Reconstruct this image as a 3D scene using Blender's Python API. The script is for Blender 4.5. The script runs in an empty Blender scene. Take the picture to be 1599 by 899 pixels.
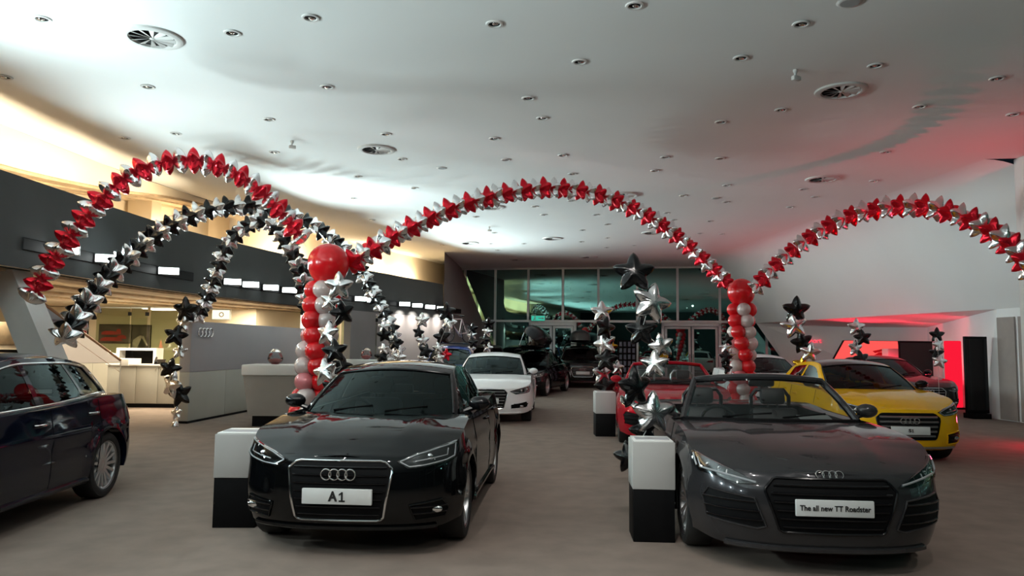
import bpy, bmesh, math, random
import numpy as np
from mathutils import Vector, Matrix
from mathutils.geometry import delaunay_2d_cdt
random.seed(7)
PI = math.pi
scene = bpy.context.scene
C = scene.collection

# ------------------------------------------------------------------ camera
FPX = 1155.0
EYE = Vector((0, 0, 1.57))
PITCH, ROLL = math.radians(4.5), math.radians(.6)
cam_d = bpy.data.cameras.new('camera')
cam_d.sensor_width = 36.0
cam_d.lens = FPX / 1599.0 * 36.0
cam_d.clip_end = 300
cam = bpy.data.objects.new('camera', cam_d)
C.objects.link(cam)
CAMROT = Matrix.Rotation(PI / 2 + PITCH, 3, 'X') @ Matrix.Rotation(ROLL, 3, 'Z')
cam.matrix_world = Matrix.Translation(EYE) @ CAMROT.to_4x4()
scene.camera = cam

def ray(px, py):
    return CAMROT @ Vector(((px - 799.5) / FPX, (449.5 - py) / FPX, -1))
def atY(px, py, Y):
    d = ray(px, py); return EYE + d * (Y / d.y)
def atZ(px, py, z):
    d = ray(px, py); return EYE + d * ((z - EYE.z) / d.z)

# ------------------------------------------------------------------ world and exposure
world = bpy.data.worlds.new('night'); scene.world = world
world.use_nodes = True
world.node_tree.nodes['Background'].inputs[0].default_value = (.012, .02, .03, 1)
world.node_tree.nodes['Background'].inputs[1].default_value = .25
vs = scene.view_settings
vs.view_transform = 'Standard'; vs.look = 'None'; vs.gamma = 1; vs.use_curve_mapping = False
vs.exposure = EXPOSURE = 0.1

def area_light(name, loc, to, size, power, color=(1, 1, 1), sy=None, spread=PI, parent=None):
    d = bpy.data.lights.new(name, 'AREA')
    d.shape = 'RECTANGLE'; d.size = size; d.size_y = sy or size
    d.energy = power; d.color = color; d.spread = spread
    o = bpy.data.objects.new(name, d); C.objects.link(o)
    o.location = loc
    o.rotation_euler = (Vector(to) - Vector(loc)).to_track_quat('-Z', 'Y').to_euler()
    if parent: o.parent = parent
    return o
def spot_light(name, loc, to, power, color=(1, 1, 1), angle=70, blend=.6, r=.05, parent=None):
    d = bpy.data.lights.new(name, 'SPOT')
    d.energy = power; d.color = color; d.spot_size = math.radians(angle); d.spot_blend = blend; d.shadow_soft_size = r
    o = bpy.data.objects.new(name, d); C.objects.link(o)
    o.location = loc
    o.rotation_euler = (Vector(to) - Vector(loc)).to_track_quat('-Z', 'Y').to_euler()
    if parent: o.parent = parent
    return o

COOL = (.78, .98, 1.0)
WARM = (1.0, .80, .52)
RED = (1.0, .03, .07)
# added fascia fill lights, assumed mezzanine wall washers (strip lamps along the upper back wall) and assumed office ceiling lamps, all unseen
for (x, y, p) in ((-7.35, 8.0, 44), (-7.3, 10.6, 44), (-7.25, 13.0, 38), (-7.0, 15.4, 28)):
    area_light('fascia_fill_light', (x, y, 4.0), (x - 1.0, y, 4.75), 2.2, p, WARM, .08, math.radians(100))  # unseen strips above the parapet, added to brighten the fascia
for (x, y, p) in ((-9.2, 8.5, 30), (-9.0, 13.5, 40), (-8.2, 18, 60), (-6.3, 22.5, 90), (-4.6, 26.6, 130), (-3.75, 29.0, 90)):
    area_light('assumed_mezzanine_lamp', (x, y, 4.0), (x - 1.2, y + .2, 4.1), 1.6, p, WARM, .3)
for (x, y, p) in ((-9.6, 13, 130), (-10.5, 18.5, 220), (-8.2, 17.5, 100), (-7.4, 21, 110), (-5.9, 25.4, 40)):
    area_light('assumed_office_lamp', (x, y, 2.56), (x, y + .02, 0), .9, p, (1.0, .86, .62), .9)
# assumed red lamps, unseen, lighting the display bay on the right
area_light('assumed_red_bay_lamp', (12.4, 24.5, .35), (11.5, 26, 2.6), .8, 90, RED, .8)
area_light('assumed_red_bay_lamp', (11.9, 20.6, .30), (10.8, 21.5, 2.6), .5, 45, RED, .5)

# ------------------------------------------------------------------ materials
def nset(n, key, v):
    if key in n.inputs: n.inputs[key].default_value = v
def mat(name, col, rough=.5, metal=0., coat=0., bump=0., bscale=40., var=0., vscale=6., spec=.5, emit=None, estr=0., sss=0., sheen=0.):
    m = bpy.data.materials.new(name); m.use_nodes = True
    nt = m.node_tree; b = nt.nodes['Principled BSDF']
    nset(b, 'Base Color', (*col, 1)); nset(b, 'Roughness', rough); nset(b, 'Metallic', metal)
    nset(b, 'Coat Weight', coat); nset(b, 'Coat Roughness', .03); nset(b, 'Specular IOR Level', spec)
    if sss: nset(b, 'Subsurface Weight', sss); nset(b, 'Subsurface Radius', (.06, .03, .03))
    if sheen: nset(b, 'Sheen Weight', sheen)
    if emit: nset(b, 'Emission Color', (*emit, 1)); nset(b, 'Emission Strength', estr)
    tc = nt.nodes.new('ShaderNodeTexCoord')
    if var:
        n = nt.nodes.new('ShaderNodeTexNoise'); n.inputs['Scale'].default_value = vscale; n.inputs['Detail'].default_value = 6
        r = nt.nodes.new('ShaderNodeValToRGB')
        r.color_ramp.elements[0].color = (*[c * (1 - var) for c in col], 1)
        r.color_ramp.elements[1].color = (*[min(1, c * (1 + var)) for c in col], 1)
        r.color_ramp.elements[0].position = .3; r.color_ramp.elements[1].position = .7
        nt.links.new(tc.outputs['Object'], n.inputs['Vector']); nt.links.new(n.outputs['Fac'], r.inputs['Fac'])
        nt.links.new(r.outputs['Color'], b.inputs['Base Color'])
    if bump:
        n = nt.nodes.new('ShaderNodeTexNoise'); n.inputs['Scale'].default_value = bscale; n.inputs['Detail'].default_value = 4
        bp = nt.nodes.new('ShaderNodeBump'); bp.inputs['Strength'].default_value = bump; bp.inputs['Distance'].default_value = .02
        nt.links.new(tc.outputs['Object'], n.inputs['Vector']); nt.links.new(n.outputs['Fac'], bp.inputs['Height'])
        nt.links.new(bp.outputs['Normal'], b.inputs['Normal'])
    return m
def glass_mat(name, trans=(.5, .55, .55), refl=(1, 1, 1), base=.06, rough=.01):
    m = bpy.data.materials.new(name); m.use_nodes = True
    nt = m.node_tree; nt.nodes.clear()
    out = nt.nodes.new('ShaderNodeOutputMaterial'); mix = nt.nodes.new('ShaderNodeMixShader')
    t = nt.nodes.new('ShaderNodeBsdfTransparent'); g = nt.nodes.new('ShaderNodeBsdfGlossy')
    lw = nt.nodes.new('ShaderNodeFresnel'); lw.inputs['IOR'].default_value = 1.5
    ad = nt.nodes.new('ShaderNodeMath'); ad.operation = 'ADD'; ad.inputs[1].default_value = base; ad.use_clamp = True
    t.inputs[0].default_value = (*trans, 1); g.inputs[0].default_value = (*refl, 1); g.inputs['Roughness'].default_value = rough
    nt.links.new(lw.outputs[0], ad.inputs[0]); nt.links.new(ad.outputs[0], mix.inputs[0])
    nt.links.new(t.outputs[0], mix.inputs[1]); nt.links.new(g.outputs[0], mix.inputs[2]); nt.links.new(mix.outputs[0], out.inputs[0])
    return m
def emit_mat(name, col, s):
    m = bpy.data.materials.new(name); m.use_nodes = True
    nt = m.node_tree; nt.nodes.clear()
    out = nt.nodes.new('ShaderNodeOutputMaterial'); e = nt.nodes.new('ShaderNodeEmission')
    e.inputs[0].default_value = (*col, 1); e.inputs[1].default_value = s
    nt.links.new(e.outputs[0], out.inputs[0]); return m

M = dict(
    carpet=mat('brown grey carpet', (.245, .195, .165), .95, bump=.25, bscale=260, var=.10, vscale=3.5, spec=.1),
    ceiling=mat('white ceiling plaster', (.80, .81, .80), .85, bump=.03, bscale=3, var=.015, vscale=.6),
    plaster=mat('white wall plaster', (.80, .82, .82), .8, var=.015, vscale=.8),
    band=mat('charcoal wall paint', (.050, .054, .053), .9, var=.05, vscale=1.5),
    dwall=mat('dark grey wall paint', (.20, .19, .185), .8, var=.05, vscale=1.2),
    cream=mat('cream wall paint', (.78, .68, .52), .75, var=.03, vscale=1.5),
    wood=mat('oak soffit board', (.55, .42, .27), .55, var=.3, vscale=4, bump=.05, bscale=30),
    woodd=mat('brown handrail wood', (.16, .085, .045), .4, var=.25, vscale=9),
    alu=mat('pale aluminium', (.55, .58, .58), .4, .6, var=.04),
    white=mat('white lacquer', (.80, .80, .78), .35, var=.01),
    podwhite=mat('matt pale grey board', (.44, .435, .42), .6, var=.02),
    offwhite=mat('matt white board', (.62, .61, .59), .6, var=.02),
    gpanel=mat('grey lilac board', (.40, .385, .40), .55, var=.02, vscale=2),
    olive=mat('pale olive cabinet', (.42, .41, .36), .5, var=.03, vscale=2),
    black=mat('matt black board', (.004, .004, .0045), .6, var=.1, spec=.12),
    blackg=mat('gloss black plastic', (.004, .004, .005), .18, coat=.2, var=.05, spec=.35),
    rubber=mat('black tyre rubber', (.012, .012, .012), .75, bump=.1, bscale=90),
    chrome=mat('chrome', (.82, .83, .84), .12, 1.),
    satin=mat('satin silver alloy', (.52, .53, .54), .28, .95),
    darkalloy=mat('dark alloy', (.10, .10, .11), .3, .9),
    lens=glass_mat('clear lamp lens', (.75, .8, .82), (1, 1, 1), .06),
    carglass=glass_mat('tinted car glass', (.22, .25, .25), (.42, .52, .52), .01),
    clearglass=glass_mat('clear windscreen', (.50, .54, .54), (.7, .8, .8), .015),
    officeglass=glass_mat('office glass', (.78, .82, .72), (1, 1, 1), .05),
    night=glass_mat('dark night window', (.20, .30, .28), (.42, .85, .76), .30),
    seat=mat('black leather', (.006, .006, .0065), .5, bump=.05, bscale=60),
    ledstrip=mat('white light guide', (.42, .44, .46), .25, .3),
    redlens=mat('red tail lamp', (.35, .008, .012), .12, coat=1.),
    plate=mat('white number plate', (.66, .67, .66), .45, var=.01),
    ink=mat('black print', (.01, .01, .01), .6),
    lamp=emit_mat('lamp face', (.93, 1, .98), 14),
    redlight=emit_mat('red light box', (1, .10, .09), 1.0),
    redsoft=emit_mat('red lit pillar', (1, .012, .04), .9),
    greenlamp=emit_mat('green exit sign', (.08, .85, .6), .5),
    downlight=emit_mat('lit downlight', (1, .98, .95), 60),
    warmsign=emit_mat('lit white sign', (1, .82, .55), 1.6),
    outlamp=emit_mat('street lamp far', (1, .9, .75), 4),
    outred=emit_mat('red car lamp far', (1, .02, .03), 2),
    asphalt=mat('asphalt', (.02, .02, .022), .9, var=.2),
    redfoil=mat('red foil', (.72, .012, .03), .24, .75, bump=.12, bscale=9),
    silverfoil=mat('silver foil', (.90, .90, .91), .17, 1., bump=.14, bscale=9),
    blackfoil=mat('black foil', (.003, .003, .0035), .16, .0, coat=.25, bump=.1, bscale=9, spec=.3),
    goldfoil=mat('gold foil', (.75, .42, .03), .16, 1., bump=.14, bscale=9),
    redlatex=mat('red latex', (.72, .008, .014), .22, coat=.3, sss=.1, var=.04),
    pearl=mat('pearl latex', (.62, .52, .50), .25, .15, coat=.4, sss=.2, var=.04),
    pinkpearl=mat('pink pearl latex', (.66, .22, .24), .25, .15, coat=.4, sss=.2, var=.05),
    red=mat('glossy red plastic', (.55, .01, .015), .3, coat=.4),
    tree=mat('silver tinsel', (.6, .62, .6), .25, .9, bump=.4, bscale=40),
    poster_red=mat('red poster print', (.25, .012, .02), .4, var=.9, vscale=2.2),
    poster_bw=mat('dark photo print', (.09, .075, .07), .4, var=.9, vscale=2.5),
    candy=mat('red sweets', (.5, .02, .02), .35, bump=.5, bscale=50, var=.5, vscale=40),
    panelblue=mat('blue grey sample', (.16, .20, .25), .4, var=.15),
)
def paint(name, col, metal=.3, rough=.2):
    return mat(name, col, rough, metal, coat=.8, var=.02, vscale=2, spec=.0)
P = dict(black=paint('black car paint', (.0025, .003, .0035), .1), navy=paint('navy car paint', (.003, .005, .016), .2),
         grey=paint('graphite grey car paint', (.045, .044, .047), .5), yellow=paint('yellow car paint', (.85, .46, .008), 0.),
         white=paint('white car paint', (.86, .85, .85), 0.), red=paint('red car paint', (.42, .008, .02), .25),
         blue=paint('blue car paint', (.006, .06, .36), .35), suv=paint('dark metallic car paint', (.02, .021, .023), .5),
         slate=paint('slate car paint', (.06, .068, .07), .5))

# ------------------------------------------------------------------ object helpers
def tag(o, label=None, cat=None, group=None, kind=None):
    if label: o['label'] = label
    if cat: o['category'] = cat
    if group: o['group'] = group
    if kind: o['kind'] = kind
    return o
def empty(name, loc=(0, 0, 0), rz=0., label=None, cat=None, group=None, kind=None):
    o = bpy.data.objects.new(name, None); C.objects.link(o)
    o.location = loc; o.rotation_euler = (0, 0, rz); o.empty_display_size = .1
    return tag(o, label, cat, group, kind)
def link(name, me, parent=None, loc=None, rot=None, scale=None):
    o = bpy.data.objects.new(name, me); C.objects.link(o)
    if parent: o.parent = parent
    if loc is not None: o.location = loc
    if rot is not None: o.rotation_euler = rot
    if scale is not None: o.scale = scale
    return o
def finish(me, smooth=True, angle=35):
    if smooth:
        me.shade_smooth()
        me.set_sharp_from_angle(angle=math.radians(angle))
def mesh(name, vs_, fs, m, smooth=True, angle=35):
    me = bpy.data.meshes.new(name)
    me.from_pydata([tuple(v) for v in vs_], [], fs); me.update()
    me.materials.append(m)
    finish(me, smooth, angle)
    return me
def copy_tree(o, parent=None):
    c = o.copy(); C.objects.link(c); c.parent = parent
    for ch in list(o.children): copy_tree(ch, c)
    return c

class MB:
    def __init__(s): s.v = []; s.f = []
    def add(s, vs_, fs):
        n = len(s.v); s.v += [Vector(v) for v in vs_]; s.f += [tuple(i + n for i in f) for f in fs]; return s
    def box(s, lo, hi, bev=0., mtx=None):
        x0, y0, z0 = lo; x1, y1, z1 = hi
        if bev <= 0:
            vs_ = [(x, y, z) for z in (z0, z1) for y in (y0, y1) for x in (x0, x1)]
            fs = [(0, 2, 3, 1), (4, 5, 7, 6), (0, 1, 5, 4), (2, 6, 7, 3), (0, 4, 6, 2), (1, 3, 7, 5)]
        else:
            bm = bmesh.new(); bmesh.ops.create_cube(bm, size=1)
            bmesh.ops.scale(bm, vec=(x1 - x0, y1 - y0, z1 - z0), verts=bm.verts)
            bmesh.ops.translate(bm, vec=((x0 + x1) / 2, (y0 + y1) / 2, (z0 + z1) / 2), verts=bm.verts)
            bmesh.ops.bevel(bm, geom=bm.edges[:], offset=bev, segments=2, affect='EDGES', profile=.5)
            vs_ = [v.co.copy() for v in bm.verts]; fs = [tuple(v.index for v in f.verts) for f in bm.faces]; bm.free()
        if mtx: vs_ = [mtx @ Vector(v) for v in vs_]
        return s.add(vs_, fs)
    def tube(s, pts, r, n=8, closed=False, caps=True):
        pts = [Vector(p) for p in pts]; N = len(pts); vs_ = []
        rr = r if isinstance(r, (list, tuple)) else [r] * N
        up = None
        for i, p in enumerate(pts):
            a = pts[i - 1] if (i > 0 or closed) else p
            b = pts[(i + 1) % N] if (i < N - 1 or closed) else p
            t = (b - a).normalized() if (b - a).length > 1e-9 else Vector((0, 0, 1))
            if up is None:
                up = Vector((0, 0, 1)) if abs(t.z) < .9 else Vector((1, 0, 0))
            u = (up - t * up.dot(t)).normalized(); w = t.cross(u); up = u
            for k in range(n):
                an = 2 * PI * k / n
                vs_.append(p + (u * math.cos(an) + w * math.sin(an)) * rr[i])
        fs = []
        for i in range(N if closed else N - 1):
            j = (i + 1) % N
            for k in range(n):
                l = (k + 1) % n
                fs.append((i * n + k, i * n + l, j * n + l, j * n + k))
        if caps and not closed:
            fs.append(tuple(range(n - 1, -1, -1))); fs.append(tuple((N - 1) * n + k for k in range(n)))
        return s.add(vs_, fs)
    def lathe(s, prof, n=24, axis='Z', mtx=None, cap=False):
        vs_ = []; fs = []
        for r, h in prof:
            for k in range(n):
                a = 2 * PI * k / n
                v = (r * math.cos(a), r * math.sin(a), h)
                if axis == 'X': v = (h, r * math.cos(a), r * math.sin(a))
                vs_.append(v)
        for i in range(len(prof) - 1):
            for k in range(n):
                l = (k + 1) % n
                fs.append((i * n + k, i * n + l, (i + 1) * n + l, (i + 1) * n + k))
        if cap:
            fs.append(tuple(range(n - 1, -1, -1))); fs.append(tuple((len(prof) - 1) * n + k for k in range(n)))
        if mtx: vs_ = [mtx @ Vector(v) for v in vs_]
        return s.add(vs_, fs)
    def sphere(s, c, r, n=14, m=8, sc=(1, 1, 1)):
        prof = [(max(1e-4, r * math.sin(PI * i / m)), -r * math.cos(PI * i / m)) for i in range(m + 1)]
        return s.lathe(prof, n, mtx=Matrix.Translation(c) @ Matrix.Diagonal((*sc, 1)))
    def grid(s, rows):
        n = len(rows[0]); vs_ = [p for r in rows for p in r]
        fs = [(i * n + k, i * n + k + 1, (i + 1) * n + k + 1, (i + 1) * n + k) for i in range(len(rows) - 1) for k in range(n - 1)]
        return s.add(vs_, fs)
    def prism(s, poly, d):           # closed polygon extruded by vector d
        n = len(poly); poly = [Vector(p) for p in poly]; d = Vector(d)
        vs_ = poly + [p + d for p in poly]
        fs = [tuple(range(n - 1, -1, -1)), tuple(range(n, 2 * n))] + [(i, (i + 1) % n, n + (i + 1) % n, n + i) for i in range(n)]
        return s.add(vs_, fs)
    def torus(s, R, r, n=28, k=8, mtx=None):
        pts = [Vector((R * math.cos(2 * PI * i / n), R * math.sin(2 * PI * i / n), 0)) for i in range(n)]
        if mtx: pts = [mtx @ p for p in pts]
        return s.tube(pts, r, k, True)
    def me(s, name, m, smooth=True, angle=35): return mesh(name, s.v, s.f, m, smooth, angle)
    def build(s, name, m, parent=None, smooth=True, angle=35, **kw): return link(name, s.me(name, m, smooth, angle), parent, **kw)

def struct(o): o['kind'] = 'structure'; return o
def pchip(pts):
    xs = [p[0] for p in pts]; ys = [p[1] for p in pts]; n = len(xs)
    if n == 2: return lambda x: ys[0] + (ys[1] - ys[0]) * min(1, max(0, (x - xs[0]) / (xs[1] - xs[0])))
    h = [xs[i + 1] - xs[i] for i in range(n - 1)]; d = [(ys[i + 1] - ys[i]) / h[i] for i in range(n - 1)]
    m = [d[0]] + [0 if d[i - 1] * d[i] <= 0 else 2 / (1 / d[i - 1] + 1 / d[i]) for i in range(1, n - 1)] + [d[-1]]
    def f(x):
        if x <= xs[0]: return ys[0]
        if x >= xs[-1]: return ys[-1]
        i = 0
        while x > xs[i + 1]: i += 1
        t = (x - xs[i]) / h[i]
        return (ys[i] * (2 * t**3 - 3 * t**2 + 1) + h[i] * m[i] * (t**3 - 2 * t**2 + t) + ys[i + 1] * (3 * t**2 - 2 * t**3) + h[i] * m[i + 1] * (t**3 - t**2))
    return f
def inpoly(x, y, poly):
    c = False; n = len(poly); j = n - 1
    for i in range(n):
        xi, yi = poly[i]; xj, yj = poly[j]
        if (yi > y) != (yj > y) and x < (xj - xi) * (y - yi) / (yj - yi) + xi: c = not c
        j = i
    return c
def densify(poly, step, closed=True):
    out = []; n = len(poly)
    for i in range(n if closed else n - 1):
        a = Vector(poly[i]); b = Vector(poly[(i + 1) % n])
        k = max(1, int(math.ceil((b - a).length / step)))
        out += [tuple(a + (b - a) * (q / k)) for q in range(k)]
    if not closed: out.append(tuple(poly[-1]))
    return out
def cdt(poly, holes=(), step=.04):
    """triangulate a polygon with holes; returns 2-D points, triangles"""
    loops = [densify(poly, step)] + [densify(h, step) for h in holes]
    pts = []; edges = []
    for lp in loops:
        n0 = len(pts); pts += [Vector(p) for p in lp]
        edges += [(n0 + i, n0 + (i + 1) % len(lp)) for i in range(len(lp))]
    xs = [p[0] for p in poly]; ys = [p[1] for p in poly]
    x = min(xs) + step / 2
    while x < max(xs):
        y = min(ys) + step / 2
        while y < max(ys):
            if inpoly(x, y, poly): pts.append(Vector((x, y)))
            y += step
        x += step
    r = delaunay_2d_cdt(pts, edges, [], 0, 1e-5)
    V2 = r[0]; tris = []
    for f in r[2]:
        cx = sum(V2[i].x for i in f) / len(f); cy = sum(V2[i].y for i in f) / len(f)
        if inpoly(cx, cy, loops[0]) and not any(inpoly(cx, cy, h) for h in loops[1:]): tris.append(tuple(f))
    used = sorted({i for t in tris for i in t}); mp = {i: k for k, i in enumerate(used)}
    return [V2[i] for i in used], [tuple(mp[i] for i in t) for t in tris]
def text_mesh(name, s, size, m, ext=.003, bold=0.):
    cu = bpy.data.curves.new(name, 'FONT'); cu.body = s; cu.size = size; cu.extrude = ext; cu.offset = bold
    cu.align_x = 'CENTER'; cu.align_y = 'CENTER'
    o = bpy.data.objects.new(name + '_tmp', cu); C.objects.link(o)
    bpy.context.view_layer.update()
    me = bpy.data.meshes.new_from_object(o.evaluated_get(bpy.context.evaluated_depsgraph_get()))
    bpy.data.objects.remove(o); bpy.data.curves.remove(cu)
    me.materials.clear(); me.materials.append(m)
    return me

# ------------------------------------------------------------------ the hall
CZ = 5.15
def WX(Y, z): return 8.6 + (30.5 - Y) * .0657 + (CZ - z) * .70        # leaning wall on the right
BW = lambda X: 34.2 - (X + 2.1) * (2.0 / 10.8)                          # back window line, Y at X
fl = MB(); fl.grid([[(x, y, 0) for x in (-16, -6, 2, 10, 22)] for y in (-10, 2, 14, 24, 36)])
struct(fl.build('floor', M['carpet'], smooth=False))
left_edge = [(-9.0, -10), (-8.9, 4), (-8.75, 8), (-8.5, 12), (-8.3, 14.7), (-7.9, 17.3), (-7.0, 21), (-5.7, 25.5), (-4.2, 30), (-2.9, 34.4)]
cl = MB(); cp = [(x, y, CZ) for x, y in left_edge] + [(-2.1, BW(-2.1) + .2, CZ), (9.2, BW(9.2) + .2, CZ), (WX(30.5, CZ) - .9, 30.5, CZ), (WX(13.6, CZ) - .9, 13.6, CZ), (10.2, 13.4, CZ), (10.6, -10, CZ)]
V2, T2 = cdt([(p[0], p[1]) for p in cp], step=1.5)
cl.add([(v.x, v.y, CZ) for v in V2], [tuple(reversed(t)) for t in T2])
ceil = struct(cl.build('ceiling', M['ceiling'], smooth=False))

# leaning white wall with a rounded top and the opening of the display bay
oz = lambda Y: 2.55 + (Y - 17.2) * .007
w = MB(); rows = []
def cross(Y):
    a = Vector((WX(Y, CZ) - .9, Y, CZ)); b = Vector((WX(Y, CZ), Y, CZ)); c_ = Vector((WX(Y, CZ - .9), Y, CZ - .9))
    return [a * (1 - t)**2 + b * 2 * t * (1 - t) + c_ * t * t for t in [i / 10 for i in range(11)]]
for i in range(25):
    Y = 31.2 - (31.2 - 17.2) * i / 24
    rows.append(cross(Y) + [Vector((WX(Y, z), Y, z)) for z in np.linspace(CZ - 1.1, oz(Y), 6)])
w.grid(rows)
rows = [cross(Y) + [Vector((WX(Y, z), Y, z)) for z in np.linspace(CZ - 1.1, 2.55, 6)] for Y in np.linspace(17.2, 13.6, 8)]
w.grid(rows)
jamb = lambda z: (WX(17.75, 2.55), 17.2 + .55 * (1 - z / 2.55))
rows = []
for z in np.linspace(2.55, 0, 8):
    Yj = 17.2 + .55 * (1 - z / 2.55)
    rows.append([Vector((WX(Y, 2.55), Y, z)) for Y in np.linspace(Yj, 13.6, 6)])
w.grid(rows)
wr = struct(w.build('wall_right', M['plaster'], angle=60))
# display bay: sloping soffit, back wall, side wall
P1 = Vector((WX(31.2, 2.64), 31.2, oz(31.2))); P2 = Vector((WX(17.2, 2.55), 17.2, 2.55))
Q2 = atY(1448, 511, 27.0); Q1 = Vector((WX(31.2, 2.6) + .35, 31.0, 2.5))
b = MB(); b.grid([[P1, P1.lerp(P2, .5), P2], [Q1, Q1.lerp(Q2, .5), Q2]])
struct(b.build('trim_1', M['plaster'], smooth=False))
b = MB(); b.add([Q1, Q2, Vector((Q2.x, Q2.y, 0)), Vector((Q1.x + 1.2, Q1.y, 0)), ], [(0, 1, 2, 3)])
struct(b.build('wall_bay_back', M['plaster'], smooth=False))
b = MB(); J0 = Vector((*jamb(0), 0)); b.add([Q2, P2, J0, Vector((Q2.x, Q2.y, 0))], [(0, 1, 2, 3)])
struct(b.build('wall_bay_side', M['plaster'], smooth=False))
b = MB(); b.add([P1, Q1, Vector((Q1.x + 1.2, Q1.y, 0)), Vector((WX(31.2, 0), 31.2, 0))], [(0, 1, 2, 3)])
struct(b.build('wall_bay_end', M['plaster'], smooth=False))
# slim steel column at the end of the leaning wall and the glazed side beyond it
b = MB(); b.box((9.35, 13.3, 0), (9.62, 13.6, CZ), .02)
struct(b.build('trim_2', M['offwhite']))
for i, (Y0, Y1) in enumerate(((13.25, 9), (9, 4), (4, -1), (-1, -5.5), (-5.5, -10))):
    b = MB(); b.box((10.25, Y1 + .03, 0), (10.29, Y0 - .03, CZ))
    o = struct(b.build('window_%d' % (i + 2), M['night'], smooth=False))
    b = MB(); b.box((10.2, Y1 - .04, 0), (10.34, Y1 + .04, CZ)); b.box((10.2, Y1, 2.65), (10.34, Y0, 2.72))
    b.build('mullion', M['alu'], o, smooth=False)
b = MB(); b.box((9.5, 13.62, 0), (13.2, 13.7, CZ)); struct(b.build('wall_side', M['plaster'], smooth=False))
# brown boards leaning below the white wall
for k, Y in enumerate((15.6, 16.25, 16.9)):
    b = MB(); z1 = 2.35
    b.add([(WX(yy, 2.55) - .01 - d, yy, z) for d in (0, .03) for z in (.02, z1) for yy in (Y - .27, Y + .27)],
          [(0, 1, 3, 2), (4, 6, 7, 5), (0, 4, 5, 1), (2, 3, 7, 6), (0, 2, 6, 4), (1, 5, 7, 3)])
    b.build('panel', mat('taupe board', (.30, .26, .24), .6, var=.05), wr, smooth=False)

# back window wall: panes and mullions
win = empty('window_1', (0, BW(0), 0), kind='structure')
def onback(px, py):
    d = ray(px, py); k = 2.0 / 10.8
    # EYE + t d : y = 34.2-(x+2.1)k
    t = (34.2 - 2.1 * k - EYE.y) / (d.y + d.x * k) if False else (34.2 - 2.1 * k) / (d.y + d.x * k)
    return EYE + d * t
mx = [onback(x, 480).x for x in (700, 726, 773.5, 825, 879, 934.5, 995, 1058, 1124, 1196, 1262, 1330)]
TZ = 2.72
bdir = Vector((1, -2.0 / 10.8, 0)).normalized(); bang = math.atan2(bdir.y, bdir.x)
def bpiece(x0, x1, z0, z1, th, m, name, off=0., parent=win):
    b = MB(); a = Vector((x0, BW(x0), 0)); ln = (x1 - x0) / bdir.x
    mt = Matrix.Translation((a.x, a.y - win.location.y if parent is win else a.y, 0)) @ Matrix.Rotation(bang, 4, 'Z')
    b.box((0, off - th / 2, z0), (ln, off + th / 2, z1), 0, mt)
    return b.build(name, m, parent, smooth=False)
doors = [(826, 900), (1033, 1126)]
dx = [(onback(a, 520).x, onback(b_, 520).x) for a, b_ in doors]
for i in range(len(mx) - 1):
    bpiece(mx[i] + .03, mx[i + 1] - .03, TZ + .04, CZ, .02, M['night'], 'pane')
    x0, x1 = mx[i] + .03, mx[i + 1] - .03
    segs = [(x0, x1)]
    for a, c in dx:
        ns = []
        for s0, s1 in segs:
            if s1 <= a or s0 >= c: ns.append((s0, s1)); continue
            if s0 < a - .05: ns.append((s0, a - .02))
            if s1 > c + .05: ns.append((c + .02, s1))
        segs = ns
    for s0, s1 in segs: bpiece(s0, s1, .05, TZ - .04, .02, M['night'], 'pane')
    inside = any(a - .1 < mx[i] < c + .1 for a, c in dx)
    bpiece(mx[i] - .05, mx[i] + .05, TZ if inside else 0, CZ, .14, M['alu'], 'mullion')
bpiece(mx[0], mx[-1], TZ - .05, TZ + .05, .12, M['alu'], 'transom')
bpiece(mx[0], mx[-1], CZ - .08, CZ, .10, M['alu'], 'head_rail')
bpiece(mx[0], mx[-1], 0, .06, .10, M['alu'], 'sill_rail')
for n, (a, c) in enumerate(dx):
    d = empty('door_%d' % (n + 1), ((a + c) / 2, BW((a + c) / 2), 0), bang, kind='structure')
    W2 = (c - a) / 2 / bdir.x
    b = MB(); b.box((-W2, -.08, 0), (-W2 + .12, .08, TZ - .06)); b.box((W2 - .12, -.08, 0), (W2, .08, TZ - .06)); b.box((-W2, -.08, TZ - .2), (W2, .08, TZ - .06)); b.build('door_frame', M['alu'], d, smooth=False)
    for s in (-1, 1):
        x0, x1 = (-W2 + .14, -.02) if s < 0 else (.02, W2 - .14)
        b = MB(); z1 = TZ - .22
        b.box((x0, -.05, .03), (x0 + .10, .03, z1)); b.box((x1 - .10, -.05, .03), (x1, .03, z1)); b.box((x0, -.05, .03), (x1, .03, .16)); b.box((x0, -.05, z1 - .1), (x1, .03, z1))
        lf = b.build('door_leaf', M['alu'], d, smooth=False)
        g = MB(); g.box((x0 + .09, -.02, .1), (x1 - .09, 0, z1 - .05)); g.build('pane', M['night'], lf, smooth=False)
        h = MB(); hx = x1 - .05 if s < 0 else x0 + .05; h.tube([(hx, -.06, .9), (hx, -.11, .92), (hx, -.11, 1.3), (hx, -.06, 1.32)], .014); h.build('handle', M['chrome'], lf)
ex = onback(840, 497)
b = MB(); b.box((-.32, -.06, -.13), (.32, 0, .13), .01)
o = b.build('exit_sign', M['alu'], loc=(ex.x, BW(ex.x) - .1, ex.z)); tag(o, 'small green glowing exit sign above the glass doors', 'sign')
b = MB(); b.box((-.30, -.075, -.11), (.30, -.062, .11)); b.build('sign_face', M['greenlamp'], o, smooth=False)
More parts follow.
